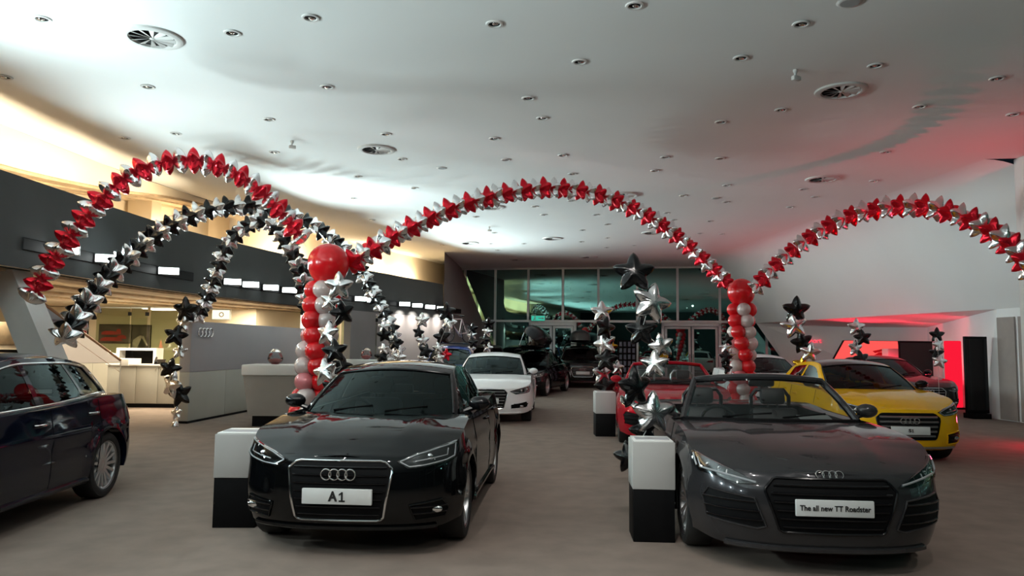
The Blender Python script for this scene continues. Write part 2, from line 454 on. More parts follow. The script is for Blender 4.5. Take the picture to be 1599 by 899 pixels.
b = MB(); b.box((.02, -.08, -.015), (.2, -.076, .015)); b.prism([(.2, -.08, -.06), (.2, -.08, .06), (.27, -.08, 0)], (0, .004, 0)); b.sphere((-.14, -.08, .06), .028, 8, 6, (1, .2, 1)); b.tube([(-.14, -.08, .04), (-.15, -.08, -.02), (-.22, -.08, -.08)], .018, 6); b.tube([(-.15, -.08, -.02), (-.09, -.08, -.08)], .016, 6); b.build('arrow_symbol', M['white'], o)

# dark wall on the left: charcoal parapet band of the mezzanine, then the full wall that ends in a slanted edge
BC = pchip([(-10, -7.0), (6, -7.05), (10.2, -6.95), (14, -6.85), (18, -6.2), (23.1, -4.5), (28.2, -2.6), (31, -1.75), (33, -1.35)])
Ys = list(np.linspace(-10, 28.2, 60))
b = MB(); ZB, ZT = 2.6, 3.9
b.grid([[(BC(y), y, ZB), (BC(y) - .02, y, (ZB + ZT) / 2), (BC(y) - .04, y, ZT), (BC(y) - .24, y, ZT), (BC(y) - .24, y, ZB)] for y in Ys])
struct(b.build('wall_left', M['band'], angle=30))
b = MB(); YD = 22.2
yy = list(np.linspace(YD, 28.2, 12))
b.grid([[(BC(y) - .005, y, 0), (BC(y) - .005, y, ZB + .02), (BC(y) - .2, y, ZB + .02), (BC(y) - .2, y, 0)] for y in yy])
e_top = (-2.35, 34.0); e_bot = (-.2, 33.3)
rows = []
for i in range(9):
    t = i / 8; r = []
    for z in (0, 1.3, ZB, ZT, CZ):
        q = z / CZ; ex_ = (e_bot[0] + (e_top[0] - e_bot[0]) * q, e_bot[1] + (e_top[1] - e_bot[1]) * q)
        r.append((BC(28.2) + (ex_[0] - BC(28.2)) * t, 28.2 + (ex_[1] - 28.2) * t, z))
    rows.append(r)
b.grid(rows)
b.add([(BC(YD) - .2, YD, 0), (BC(YD), YD, 0), (BC(YD), YD, ZB), (BC(YD) - .2, YD, ZB)], [(0, 1, 2, 3)])
struct(b.build('wall_left_end', M['dwall'], angle=30))
# mezzanine slab, soffit boards, upper wall, fascia
b = MB(); ys = list(np.linspace(-10, 29, 40))
off = lambda y, d: BC(y) - d
b.grid([[(off(y, .1), y, ZB + .02), (-16, y, ZB + .02)] for y in ys]); struct(b.build('ceiling_office', M['cream'], smooth=False))
ob = bpy.data.objects['ceiling_office']
for k in range(4):
    d0 = .35 + k * 1.3
    b = MB(); yv = [y for y in ys if y < 27]
    b.grid([[(off(y, d0), y, ZB + .015), (off(y, d0), y, ZB - .03), (off(y, d0 + .42), y, ZB - .03), (off(y, d0 + .42), y, ZB + .015)] for y in yv])
    b.build('board', M['wood'], ob, smooth=False)
b = MB(); uw = pchip([(-10, -10.4), (10, -10.4), (15, -10.0), (18, -9.2), (23, -7.0), (28.2, -4.7), (34, -2.6)])
b.grid([[(uw(y), y, ZB + .3), (uw(y), y, CZ + .3)] for y in np.linspace(-10, 34, 45)]); struct(b.build('wall_upper', M['cream'], angle=30))
b = MB(); b.grid([[(uw(y), y, ZB + .31), (BC(y) - .2, y, ZB + .31)] for y in np.linspace(-10, 28.2, 40)]); struct(b.build('floor_upper', M['carpet'], smooth=False))
le = pchip([(y, x) for x, y in left_edge]); fz = pchip([(-10, 4.45), (10, 4.45), (12, 4.5), (15, 4.72), (17.3, 5.0), (20, 5.12), (34.4, 5.13)])
b = MB(); b.grid([[(le(y), y, CZ), (le(y) - .03, y, fz(y)), ] for y in np.linspace(-10, 34.4, 60)]); struct(b.build('trim_3', M['cream'], angle=30))
b = MB(); b.grid([[(le(y) - .03, y, fz(y)), (uw(y) - .1, y, fz(y) + .02)] for y in np.linspace(-10, 34, 60)]); mc = struct(b.build('ceiling_upper', M['cream'], smooth=False))
for k in range(3):
    b = MB(); d0 = .12 + k * .55
    b.grid([[(le(y) - d0, y, fz(y) - .002), (le(y) - d0, y, fz(y) - .05), (le(y) - d0 - .34, y, fz(y) - .05), (le(y) - d0 - .34, y, fz(y) - .002)] for y in np.linspace(2, 20, 30)])
    b.build('board', M['wood'], mc, smooth=False)
for y in (13.5, 17.8, 20.2):
    b = MB(); b.box((uw(y) + .02, y - .25, ZB + .31), (uw(y) + .6, y + .25, 5.0), .01); struct(b.build('trim_%d' % int(y), M['cream']))
# walls of the office below
b = MB(); b.box((-16, 22.0, 0), (-7.6, 22.15, ZB)); struct(b.build('wall_office_back', M['cream'], smooth=False))
b = MB(); b.grid([[(x, y, 0), (x, y, ZB)] for x, y in ((-7.6, 22), (-7.2, 23.5), (-6.2, 26), (-5.2, 28.5))]); struct(b.build('wall_office_side', M['cream'], smooth=False))
b = MB(); b.box((-16.1, -10, 0), (-16, 22, 5.4)); struct(b.build('wall_far_left', M['cream'], smooth=False))
b = MB(); b.box((-16, -10.1, 0), (11, -10, CZ)); struct(b.build('wall_rear', M['band'], smooth=False))

# ------------------------------------------------------------------ flood fittings in the dark band
def band_at(px):
    lo, hi = 2., 33.
    for _ in range(50):
        m_ = (lo + hi) / 2
        d = ray(px, 450); X = d.x / d.y * m_
        if X > BC(m_): lo = m_
        else: hi = m_
    return lo
fit_px = [82, 150, 249, 352, 381, 413, 443, 556, 575, 625, 645, 665, 683]
fit_py = {82: 377, 150: 391, 249: 411, 352: 431, 381: 436, 413: 442, 443: 446, 556: 463, 575: 466, 625: 472, 645: 475, 665: 477, 683: 479}
slots = [(30, 175), (190, 300), (325, 460), (530, 590), (607, 720)]
for n, (a, c) in enumerate(slots):
    ya, yc = sorted((band_at(a), band_at(c))); b = MB()
    b.grid([[(BC(y) + .004, y, 2.86), (BC(y) + .02, y, 2.87), (BC(y) + .02, y, 3.03), (BC(y) + .004, y, 3.04)] for y in np.linspace(ya, yc, 12)])
    o = b.build('light_slot', M['black'], bpy.data.objects['wall_left'], angle=30)
ords = 'first second third fourth fifth sixth seventh eighth ninth tenth eleventh twelfth thirteenth'.split()
def fitting(y, label, power, group='flood lamps in the dark parapet', wash=0, far=False):
    x = BC(y); t = Vector((BC(y + .1) - BC(y - .1), .2, 0)).normalized(); n0 = Vector((t.y, -t.x, 0)); n = (n0 * .45 + Vector((0, -.9, 0))).normalized(); t = Vector((-n.y, n.x, 0)) * -1
    r = empty('flood_lamp', (x, y, 2.95), 0, label, 'lamp', group)
    mt = Matrix(((n.x, t.x, 0, 0), (n.y, t.y, 0, 0), (0, 0, 1, 0), (0, 0, 0, 1)))
    b = MB(); mt = Matrix.Translation(n0 * .17) @ mt; b.box((.0, -.19, -.075), (.07, .19, .075), .012, mt); b.build('housing', M['alu'], r)
    b = MB(); b.box((.071, -.175, -.06), (.08, .175, .06), .003, mt); b.build('lamp_face', M['lamp'], r)
    MB().tube([Vector((0, 0, 0)), n0 * .17], .02).build('bracket', M['alu'], r)
    area_light('flood_lamp_light', n0 * .3 + Vector((0, 0, .09)), n0 * 3.0 + Vector((0, -.3, 1.05 if far else 1.4)), .34, power, COOL, .1, math.radians(112 if far else 150), r)
    if wash: area_light('flood_lamp_wash', n0 * .22 + Vector((0, 0, -.1)), n0 * .02 + Vector((0, 0, -2.0)), .3, wash, (1, .9, .82), .08, math.radians(120), r)
    return r
for i, px in enumerate(fit_px):
    fitting(band_at(px), '%s bright white flood lamp from the left in the dark parapet band' % ords[i], 44 if i < 3 else 46, wash=26 if i > 8 else 0, far=i > 2)
for i, y in enumerate((7.8, 5.5, 3.0, .5, -3)):  # assumed lamps out of view, continuing the row to brighten the near ceiling
    fitting(y, 'assumed bright white flood lamp in the dark parapet beyond the left picture edge', 125, 'assumed flood lamps outside the frame')

# ------------------------------------------------------------------ ceiling fittings
def me_downlight():
    b = MB(); b.lathe([(.062, -.004), (.072, -.016), (.092, -.014), (.1, -.002)], 22); ring = b.me('downlight_ring', M['offwhite'])
    b = MB(); b.lathe([(.001, -.003), (.064, -.003)], 22); hole = b.me('downlight_well', M['black'])
    b = MB(); b.sphere((.018, 0, -.006), .04, 12, 6, (1, .8, .35)); bulb = b.me('downlight_reflector', M['chrome'])
    return ring, hole, bulb
DL = me_downlight()
def downlight(p, rz, label):
    r = empty('downlight', (p.x, p.y, CZ), rz, label, 'downlight', 'recessed ceiling downlights')
    link('trim_ring', DL[0], r); link('well', DL[1], r); link('reflector', DL[2], r)
    return r
dls = [(66, 29), (363, 51), (485, 27), (8, 120), (231, 135), (420, 186), (195, 215), (275, 208), (428, 237), (772, 37), (511, 135), (825, 153), (847, 184), (772, 216), (603, 209), (628, 248), (790, 249), (879, 242), (894, 271), (559, 275), (991, 8), (905, 96), (1157, 90), (1126, 190), (1039, 245), (1125, 247), (1023, 266), (1251, 37), (1367, 102), (1220, 171), (1436, 166), (1557, 122), (1582, 178), (1383, 237), (1506, 272), (1135, 289), (1255, 295), (1365, 282), (1273, 307), (1134, 315), (1234, 323), (1108, 345), (1127, 365), (647, 293), (552, 309), (582, 343), (743, 338), (772, 363), (835, 322), (849, 335), (766, 380), (818, 380), (691, 382), (777, 390), (1067, 305), (930, 335), (948, 350), (909, 359), (948, 371), (908, 377), (947, 386), (990, 383), (1041, 332), (1052, 343), (1093, 364), (892, 313)]
marks = [((238, 58), 'the large top left air vent'), ((588, 233), 'the middle air vent'), ((1313, 141), 'the large upper right air vent'), ((1284, 279), 'the air vent over the right arch'), ((690, 262), 'the round loudspeaker beyond the middle vent'), ((1327, 3), 'the loudspeaker cut by the top edge'), ((1118, 309), 'the loudspeaker near the long arch'),
         ((456, 220), 'the ceiling camera over the left arches'), ((1242, 109), 'the white ceiling camera'), ((733, 379), 'the deep left air vent'), ((863, 372), 'the air vent over the left doors'), ((1019, 363), 'the air vent under the long arch'), ((976, 304), 'the air vent touching the long arch'), ((768, 323), 'the air vent hidden by the long arch')]
dl_found = {}
for (x, y) in dls:
    m_ = min(marks, key=lambda q: math.dist(q[0], (x, y))); ddx, ddy = x - m_[0][0], y - m_[0][1]
    w_ = ('above' if ddy < 0 else 'below') if abs(ddy) > .45 * abs(ddx) else ''
    w_ = (w_ + ' ' + ('left' if ddx < 0 else 'right')).strip() if abs(ddx) > .45 * abs(ddy) else w_
    w_ = {'left': 'left of', 'right': 'right of', 'above left': 'above and left of', 'above right': 'above and right of', 'below left': 'below and left of', 'below right': 'below and right of'}.get(w_, w_)
    dl_found.setdefault((m_[1], w_), []).append((math.hypot(ddx, ddy), x, y))
for (mk, w_), lst in dl_found.items():
    for rank, (d_, x, y) in enumerate(sorted(lst)):
        nm = '' if len(lst) == 1 else ('nearest ', 'second nearest ', 'third nearest ', 'fourth nearest ', 'fifth nearest ', 'sixth nearest ', 'seventh nearest ')[rank]
        downlight(atZ(x, y, CZ), rank * 2.4 + x, nm + 'ceiling downlight ' + w_ + ' ' + mk)
blades = []
for k in range(12):
    a = 2 * PI * k / 12
    blades.append(Matrix.Rotation(a, 4, 'Z'))
bm_ring = MB().lathe([(.25, -.004), (.262, -.03), (.3, -.034), (.335, -.022), (.345, -.001)], 32).me('vent_ring', M['offwhite'])
bm_well = MB().lathe([(.001, -.002), (.255, -.002)], 32).me('vent_well', M['black'])
_b = MB(); _b.add([(.03, -.006, -.008), (.25, -.012, -.008), (.25, .05, -.028), (.03, .012, -.02)], [(0, 1, 2, 3)]); _b.add([(.03, -.006, -.012), (.25, -.012, -.012), (.25, .05, -.032), (.03, .012, -.024)], [(3, 2, 1, 0)])
bm_blade = _b.me('vent_blade', M['offwhite'], smooth=False)
bm_hub = MB().sphere((0, 0, -.015), .035, 12, 6, (1, 1, .5)).me('vent_hub', M['offwhite'])
vents = [((238, 58), 'large swirl air vent in the ceiling above the mezzanine corner, top left'), ((588, 233), 'swirl air vent in the ceiling above the middle of the hall'), ((1313, 141), 'large swirl air vent in the reddish ceiling area, upper right'),
         ((1284, 279), 'swirl air vent above the right red balloon arch'), ((768, 323), 'swirl air vent half hidden by the middle of the long red arch'), ((976, 304), 'swirl air vent touching the right slope of the long red arch'), ((733, 379), 'swirl air vent deep in the hall, left of the window row'),
         ((863, 372), 'swirl air vent deep in the hall above the left glass doors'), ((1019, 363), 'swirl air vent just under the right slope of the long red arch'), ((809, 405), 'last swirl air vent before the back windows, left one'), ((920, 401), 'last swirl air vent before the back windows, beside the black star')]
for (x, y), lb in vents:
    p = atZ(x, y, CZ)
    r = empty('air_vent', p, random.random(), lb, 'air vent', 'swirl air vents in the ceiling')
    link('vent_ring', bm_ring, r); link('vent_well', bm_well, r); link('vent_hub', bm_hub, r)
    for mt in blades:
        o = link('vent_blade', bm_blade, r); o.rotation_euler = mt.to_euler()
disc = MB().lathe([(.001, -.012), (.09, -.014), (.11, -.01), (.12, -.001)], 24).me('speaker_disc', M['offwhite'])
for (x, y), k, lb in (((690, 262), .9, 'flat round ceiling loudspeaker beyond the middle air vent'), ((1327, 3), 1.1, 'flat round ceiling loudspeaker cut by the top picture edge'), ((1118, 309), .9, 'flat round ceiling loudspeaker above the right end of the long arch')):
    p = atZ(x, y, CZ); o = link('ceiling_loudspeaker', disc, None, p, None, (k, k, 1)); tag(o, lb, 'loudspeaker', 'round ceiling loudspeakers')
    g = MB().lathe([(.001, -.016), (.085, -.016)], 20); g.build('grille', mat('pale grey mesh', (.35, .36, .36), .7), o)
for (x, y), lb in (((456, 220), 'small ceiling camera over the left arches'), ((1242, 109), 'small white ceiling camera beside the upper right air vent'), ((764, 354), 'small ceiling camera under the long red arch')):
    p = atZ(x, y, CZ); r = empty('ceiling_camera', p, .4, lb, 'camera', 'ceiling cameras')
    MB().lathe([(.03, 0), (.03, -.03), (.015, -.05), (.015, -.09)], 14).build('mount', M['offwhite'], r)
    b = MB(); b.box((-.05, -.03, -.14), (.07, .03, -.08), .012); b.build('camera_body', M['offwhite'], r)
# assumed lit spot lamps, out of view on the ceiling above and behind the viewer
for i, (x, y, tx, ty, pw) in enumerate(((-3.2, 1.5, -2.2, 6.2, 60), (-1.0, 2.4, -1.2, 6.5, 60), (1.6, 1.8, 2.2, 5.6, 60), (4.2, 3.0, 5.2, 9.5, 90), (.4, 3.4, .6, 9, 60), (-5, 1.0, -5, 6, 35), (-1.6, -1.0, -1.0, 3, 50), (3.2, -1.0, 3.0, 3, 50), (0.6, 4.2, -.4, 15.5, 150))):
    r = empty('assumed_spot_lamp', (x, y, CZ), 0, 'assumed lit ceiling spot lamp above the viewer', 'lamp', 'assumed lit spots out of frame')
    MB().lathe([(.07, -.002), (.075, -.05), (.06, -.06)], 18).build('trim_ring', M['offwhite'], r)
    MB().lathe([(.001, -.045), (.06, -.045)], 18).build('lamp_face', M['downlight'], r)
    spot_light('assumed_spot_lamp_light', (0, 0, -.08), (tx - x, ty - y, -CZ), pw * 2.3, (1, .94, .88), 80, .8, .06, r)

for (x, y, lb) in ((9.35, 12.2, 'assumed red floor uplighter, out of view at the foot of the slim column'),):  # assumed lamp out of view, added to redden the ceiling and floor
    r = empty('assumed_floor_uplighter', (x, y, 0), .5, lb, 'lamp', 'assumed red floor uplighters')
    MB().lathe([(.001, 0), (.14, 0), (.14, .03), (.11, .04), (.11, .16), (.10, .17)], 20).build('housing', M['black'], r)
    MB().lathe([(.001, .165), (.1, .165)], 20).build('lamp_face', M['redsoft'], r)
    area_light('assumed_floor_uplighter_light', (0, 0, .2), (-.35, .6, 3.0), .16, 20, RED, .16, math.radians(95), r)
    area_light('assumed_floor_uplighter_glow', (-.1, 0, .55), (-1.2, .8, 0), .16, 22, RED, .16, PI, r)  # added second light aimed down, tints the floor red

# ------------------------------------------------------------------ cars
# local car frame: front towards -Y, X lateral, Z up, origin on the floor under the middle; s = distance from the nose
def wheel_meshes(key, R, Rr, wid, spokes, double, m_rim):
    b = MB(); h = wid / 2
    prof = [(Rr - .005, -h * .85), (Rr + .02, -h * .98), (R - .05, -h), (R - .015, -h * .92), (R, -h * .72), (R, h * .72), (R - .015, h * .92), (R - .05, h), (Rr + .02, h * .98), (Rr - .005, h * .85)]
    b.lathe(prof, 40, 'X'); tyre = b.me('tyre_' + key, M['rubber'])
    b = MB()
    b.lathe([(Rr, -h * .85), (Rr - .015, -h * .8), (Rr - .02, h * .6), (Rr - .012, h * .8), (Rr + .004, h * .9), (Rr + .004, h * .84)], 40, 'X')
    b.lathe([(.001, h * .62), (.035, h * .62), (.055, h * .55), (.06, h * .2)], 20, 'X')
    for k in range(spokes):
        a = 2 * PI * k / spokes
        for da in ((-.10, .10) if double else (0,)):
            ww = .012 if double else .019
            r0, r1 = .045, Rr - .012
            aa = a + da
            ca, sa = math.cos(a + da * .4), math.sin(a + da * .4); cb, sb = math.cos(aa), math.sin(aa)
            p0 = Vector((0, ca * r0, sa * r0)); p1 = Vector((0, cb * r1, sb * r1)); t = (p1 - p0).normalized(); nn = Vector((0, -t.z, t.y))
            x0, x1 = h * .60, h * .78
            vs_ = []
            for p, xx, wq in ((p0, x0, ww * 1.2), (p1, x1, ww)):
                vs_ += [p + nn * wq + Vector((xx - .03, 0, 0)), p + nn * wq * .7 + Vector((xx, 0, 0)), p - nn * wq * .7 + Vector((xx, 0, 0)), p - nn * wq + Vector((xx - .03, 0, 0))]
            b.add(vs_, [(0, 1, 5, 4), (1, 2, 6, 5), (2, 3, 7, 6), (3, 0, 4, 7), (0, 3, 2, 1), (4, 5, 6, 7)])
    rim = b.me('rim_' + key, m_rim)
    d = MB().lathe([(.001, -h * .3), (Rr - .02, -h * .3)], 24, 'X').me('brake_' + key, M['black'])
    return tyre, rim, d
WHEELS = {}
RINGS = {}
def rings_mesh(wd):
    if wd in RINGS: return RINGS[wd]
    R = wd / 2 / (1 + 3 * .72 / 1.0) ; b = MB(); R = wd / (2 + 3 * 1.44) ; 
    for i in range(4):
        b.torus(R * .92, R * .13, 24, 6, Matrix.Translation(((i - 1.5) * 1.44 * R, 0, 0)) @ Matrix.Rotation(PI / 2, 4, 'X'))
    RINGS[wd] = b.me('badge', M['chrome'])
    return RINGS[wd]

class Car:
    def __init__(self, **k):
        self.__dict__.update(dict(L=3.97, W=1.74, H=1.42, Fo=.80, WB=2.47, R=.315, Rr=.225, cf=.62, cr=.55, nf=2.7, nr=2.9, clear=.19, spokes=10, double=False, rim='satin', tum=.24, detail=2,
            bow=.26, bowr=.2, plate_w=.125, plate_h=.95, roof_panel=None, hoop='satin', open=False, hatch=True, dz=0., sillz=.21))
        self.__dict__.update(k)
        self.sf = pchip(self.front); self.sr = pchip(self.rear)
        self.zt = pchip(self.top_edge); self.zc = pchip(self.hood)
        self.fw = pchip(getattr(self, 'wprof', [(.12, .93), (.22, .955), (.32, .985), (.5, 1.0), (.64, .992), (.72, .998), (.78, .985), (.95, .945), (1.1, .90)]))
        self.ax = (self.Fo, self.Fo + self.WB); self.Ra = self.R + .045
        self.xb = self.W / 2
    def arch(self, s):
        z = self.sillz + (.05 * min(1, max(0, (s - .15) / .3)) if s < self.ax[0] else .05 * min(1, max(0, (self.L - .1 - s) / .3)) if s > self.ax[1] else 0)
        for a in self.ax:
            d = abs(s - a)
            if d < self.Ra: z = max(z, self.R + math.sqrt(self.Ra**2 - d * d))
        return z
    def flare(self, s, z):
        f = 0
        for a in self.ax:
            d = math.hypot(s - a, z - self.R); f = max(f, .016 * math.exp(-((d - self.Ra) / .07)**2))
        return f
    def pt(self, kind, a, z):
        """outline point: (lat, s)"""
        w = self.xb * self.fw(z)
        if kind == 'f':
            an = a * PI / 2; n = self.nf
            lat = w * math.sin(an)**(2 / n); s = self.sf(z) * (1 - a**3) + self.cf * (1 - max(0, math.cos(an))**(2 / n))
        elif kind == 's':
            lat = w; s = a
        else:
            an = a * PI / 2; n = self.nr
            lat = w * math.sin(an)**(2 / n); s = self.L - self.sr(z) * (1 - a**3) - self.cr * (1 - max(0, math.cos(an))**(2 / n))
        return lat + self.flare(s, z) * (1 if lat > .8 * self.xb else 0), s
    def ring(self):
        R = []
        def near(kind, n):
            aa = [i / n for i in range(n + 1)]
            x = self.ax[0] if kind == 'f' else self.ax[1]; tgt = x - self.Ra if kind == 'f' else x + self.Ra
            if tgt < self.cf and kind == 'f' or tgt > self.L - self.cr and kind == 'r':
                lo, hi = 0., 1.
                for _ in range(40):
                    m_ = (lo + hi) / 2; sv = self.snom(kind, m_)
                    if (sv < tgt) == (kind == 'f'): lo = m_
                    else: hi = m_
                aa += [lo - 4e-4, lo + 4e-4] + [lo + (1 - lo) * q / 8 for q in (.25, .5, 1, 2, 3, 4, 5, 6, 7)]
            return sorted(aa)
        R += [('f', a) for a in near('f', 40)]
        ss = list(np.linspace(self.cf, self.L - self.cr, 60))[1:-1]
        for x in self.ax:
            for q in np.linspace(-1, 1, 21): ss.append(x + q * (self.Ra - .0005))
            ss += [x - self.Ra - .002, x + self.Ra + .002]
        ss = sorted(s for s in ss if self.cf + .004 < s < self.L - self.cr - .004)
        out = [ss[0]]
        for s in ss[1:]:
            if s - out[-1] > .0012: out.append(s)
        R += [('s', float(s)) for s in out]
        # finer corner samples where arches reach the rounded corners
        R += [('r', a) for a in reversed(near('r', 30))]
        return R
    def snom(self, kind, a):
        return self.pt(kind, a, .5)[1]
    def world(self, lat, s, z): return Vector((lat, s - self.L / 2, z))
    def half(self, s, z):
        hb = self.xb * self.fw(self.zt(s)) - self.shoulder
        m = self.cab_mid; d = s - m
        hb -= (self.tapf * max(0, -d)**2 + self.tapr * max(0, d)**2)
        q = max(0, (z - self.zt(s)) / (self.H - self.zt(s)))
        return hb - self.tum * q**1.15
    # arc-length maps over nose and tail
    def arcmap(self, end):
        self._t = getattr(self, '_t', {})
        def f(d, z, off=0.):
            key = (end, round(z, 3))
            if key not in self._t:
                pts = [self.pt(end, i / 60, z) for i in range(61)]
                e = 1 if end == 'f' else -1
                pts += [(self.xb * self.fw(z), pts[-1][1] + e * q * .05) for q in range(1, 12)]
                cum = [0]
                for i in range(1, len(pts)): cum.append(cum[-1] + math.dist(pts[i], pts[i - 1]))
                self._t[key] = (pts, cum)
            pts, cum = self._t[key]; ad = abs(d)
            i = 1
            while i < len(cum) - 1 and cum[i] < ad: i += 1
            t = (ad - cum[i - 1]) / max(1e-9, cum[i] - cum[i - 1])
            lat = pts[i - 1][0] + (pts[i][0] - pts[i - 1][0]) * t; s = pts[i - 1][1] + (pts[i][1] - pts[i - 1][1]) * t
            tx, ts = pts[i][0] - pts[i - 1][0], pts[i][1] - pts[i - 1][1]; l = math.hypot(tx, ts) or 1
            nx, ns = (-ts / l, tx / l)
            if end == 'f': nx, ns = ts / l, -tx / l
            else: nx, ns = -ts / l, tx / l
            lat += nx * off; s += ns * off
            return self.world(lat if d >= 0 else -lat, s, z)
        return f

def sgn(v): return -1 if v < 0 else 1
def surf_patch(name, poly, fn, off, m, parent, step=.045, depth=.012, flip=False, angle=40):
    """polygon in surface coordinates, lifted by off, with a rim going back by depth"""
    V2, T = cdt(poly, step=step)
    b = MB(); top = [fn(v.x, v.y, off) for v in V2]; n = len(top)
    b.add(top, T)
    lp = densify(poly, step); k = len(lp)
    rim = [fn(p[0], p[1], off) for p in lp] + [fn(p[0], p[1], off - depth) for p in lp]
    b.add(rim, [(i, (i + 1) % k, k + (i + 1) % k, k + i) for i in range(k)])
    o = b.build(name, m, parent, angle=angle)
    return o
def surf_tube(name, pts, fn, off, r, m, parent, closed=True, n=6, step=.03):
    lp = densify(pts, step, closed)
    return MB().tube([fn(p[0], p[1], off) for p in lp], r, n, closed).build(name, m, parent)

def build_car(c, name, label, pm, loc_front, yaw, plate=None, grille='a1', lights='a1', mirror=None, windows=None, side_trim=None, roofm=None, group=None):
    """loc_front: floor point under the nose"""
    fwd = Vector((math.sin(yaw), -math.cos(yaw), 0))
    ctr = Vector((loc_front[0], loc_front[1], 0)) - fwd * (c.L / 2)
    root = empty(name, ctr, yaw, label, 'car', group)
    roofm = roofm or pm; mirror = mirror or pm
    RG = c.ring(); NV = 15
    # --- lower body shell
    cols = []
    for kind, a in RG:
        s0 = c.snom(kind, a); zb = c.arch(s0); zt = c.zt(s0); col = []
        for j in range(-1, NV + 1):
            v = max(0, j) / NV; z = zb + (zt - zb) * v
            lat, s = c.pt(kind, a, z)
            if j == -1:
                lat, s = lat * (1 - .12 * min(1, lat / .3)) , s + (.08 if kind == 'f' else -.08 if kind == 'r' else 0) * max(0, 1 - lat / (c.xb * .93))
                if zb <= c.sillz + 1e-6: z -= .02
            col.append((lat, s, z))
        cols.append(col)
    b = MB()
    for sg in (1, -1):
        rows = [[c.world(sg * p[0], p[1], p[2]) for p in col] for col in cols]
        if sg < 0: rows = [list(reversed(r)) for r in rows]
        b.grid(rows)
    # --- upper decks
    sw0 = c.roofline[0][0]; sre = c.roofline[-1][0]
    zw = c.zt
    if c.open: se_in, sx_in = sw0, c.deck
    rows_f = []; rows_m = []; rows_r = []
    NM = 12
    topring = [col[-1] for col in cols]
    zrear = pchip(c.tail)
    for (lat, s, z) in topring:
        if s <= sw0 + c.bow:
            kmin = 0 if s <= sw0 else math.sqrt((s - sw0) / c.bow)
            row = []
            for j in range(NM + 1):
                k = 1 - (1 - kmin) * j / NM
                zz = z + (c.zc(s) - z) * (1 - abs(k)**2.2)
                # raised power lines on the hood
                hl = c.xb * .52 * (1 - .25 * (1 - min(1, s / sw0)))
                zz += .010 * math.exp(-((k * lat - hl) / .05)**2) * min(1, max(0, (s - .15) / .25)) * (1 if s < sw0 else .3)
                row.append((lat * k, s, zz))
            rows_f.append(row)
        if s >= sw0 + c.bow - .03 and s <= (c.deck if c.open else sre - c.bowr + .03):
            inner = c.half(s, z) - (.06 if c.open else 0)
            row = []
            for j in range(4):
                t = j / 3; row.append((lat + (inner - lat) * t, s, z + .012 * math.sin(t * PI)))
            rows_m.append(row)
        if s >= (c.deck - .02 if c.open else sre - c.bowr):
            kmin = 0 if (c.open or s >= sre) else math.sqrt(max(0, (sre - s) / c.bowr))
            row = []
            for j in range(NM + 1):
                k = 1 - (1 - kmin) * j / NM
                row.append((lat * k, s, z + (zrear(s) - z) * (1 - abs(k)**2.2)))
            rows_r.append(row)
    for rr in (rows_f, rows_m, rows_r):
        for sg in (1, -1):
            rows = [[c.world(sg * p[0], p[1], p[2]) for p in r] for r in rr]
            if sg > 0: rows = [list(reversed(r)) for r in rows]
            if len(rows) > 1: b.grid(rows)
    bm = bmesh.new(); tmp = bpy.data.meshes.new('t'); tmp.from_pydata([tuple(v) for v in b.v], [], b.f); bm.from_mesh(tmp); bpy.data.meshes.remove(tmp)
    bmesh.ops.remove_doubles(bm, verts=bm.verts, dist=.0012)
    bmesh.ops.recalc_face_normals(bm, faces=bm.faces)
    me = bpy.data.meshes.new('car_body'); bm.to_mesh(me); bm.free(); me.materials.append(pm); finish(me, True, 32)
    body = link('body', me, root)
    # --- underbody, wheel wells
    b = MB(); b.box((-c.xb * .70, .48 - c.L / 2, c.sillz - .02), (c.xb * .70, c.L / 2 - .45, .5)); b.build('underbody', M['black'], root, smooth=False)
    # --- wheels
    key = (c.R, c.Rr, c.spokes, c.double, c.rim)
    if key not in WHEELS: WHEELS[key] = wheel_meshes(name, c.R, c.Rr, .215, c.spokes, c.double, M[c.rim])
    for ai, s in enumerate(c.ax):
        for sg in (1, -1):
            o = link('wheel', WHEELS[key][0], root, (sg * (c.xb - .125), s - c.L / 2, c.R)); o.rotation_euler = (0, 0, 0 if sg > 0 else PI)
            link('rim', WHEELS[key][1], o); link('brake_disc', WHEELS[key][2], o)
    # --- greenhouse
    if not c.open: greenhouse(c, root, roofm, windows, side_trim)
    else: roadster_cabin(c, root, pm)
    front_end(c, root, pm, grille, lights, plate)
    rear_end(c, root, pm)
    # --- mirrors
    ms = c.roofline[0][0] + c.bow + .18; mz = c.zt(ms)
    for sg in (1, -1):
        b = MB(); x0 = c.half(ms, mz) + .03
        b.sphere((sg * (x0 + .11), ms - c.L / 2, mz + .085), .095, 14, 8, (1.05, .7, .68))
        o = b.build('mirror', mirror, root)
        MB().tube([(sg * (x0 - .03), ms - c.L / 2, mz + .01), (sg * (x0 + .08), ms - c.L / 2, mz + .05)], .022).build('mirror_arm', M['blackg'], o)
        g = MB(); g.sphere((sg * (x0 + .11), ms - c.L / 2 + .045, mz + .085), .07, 12, 6, (1.05, .3, .7)); g.build('mirror_glass', M['chrome'], o)
    # --- door seams and handles on both flanks
    def side(sg):
        return lambda s, z, off: Vector((sg * (c.xb * c.fw(z) + c.flare(s, z) + off), s - c.L / 2, z))
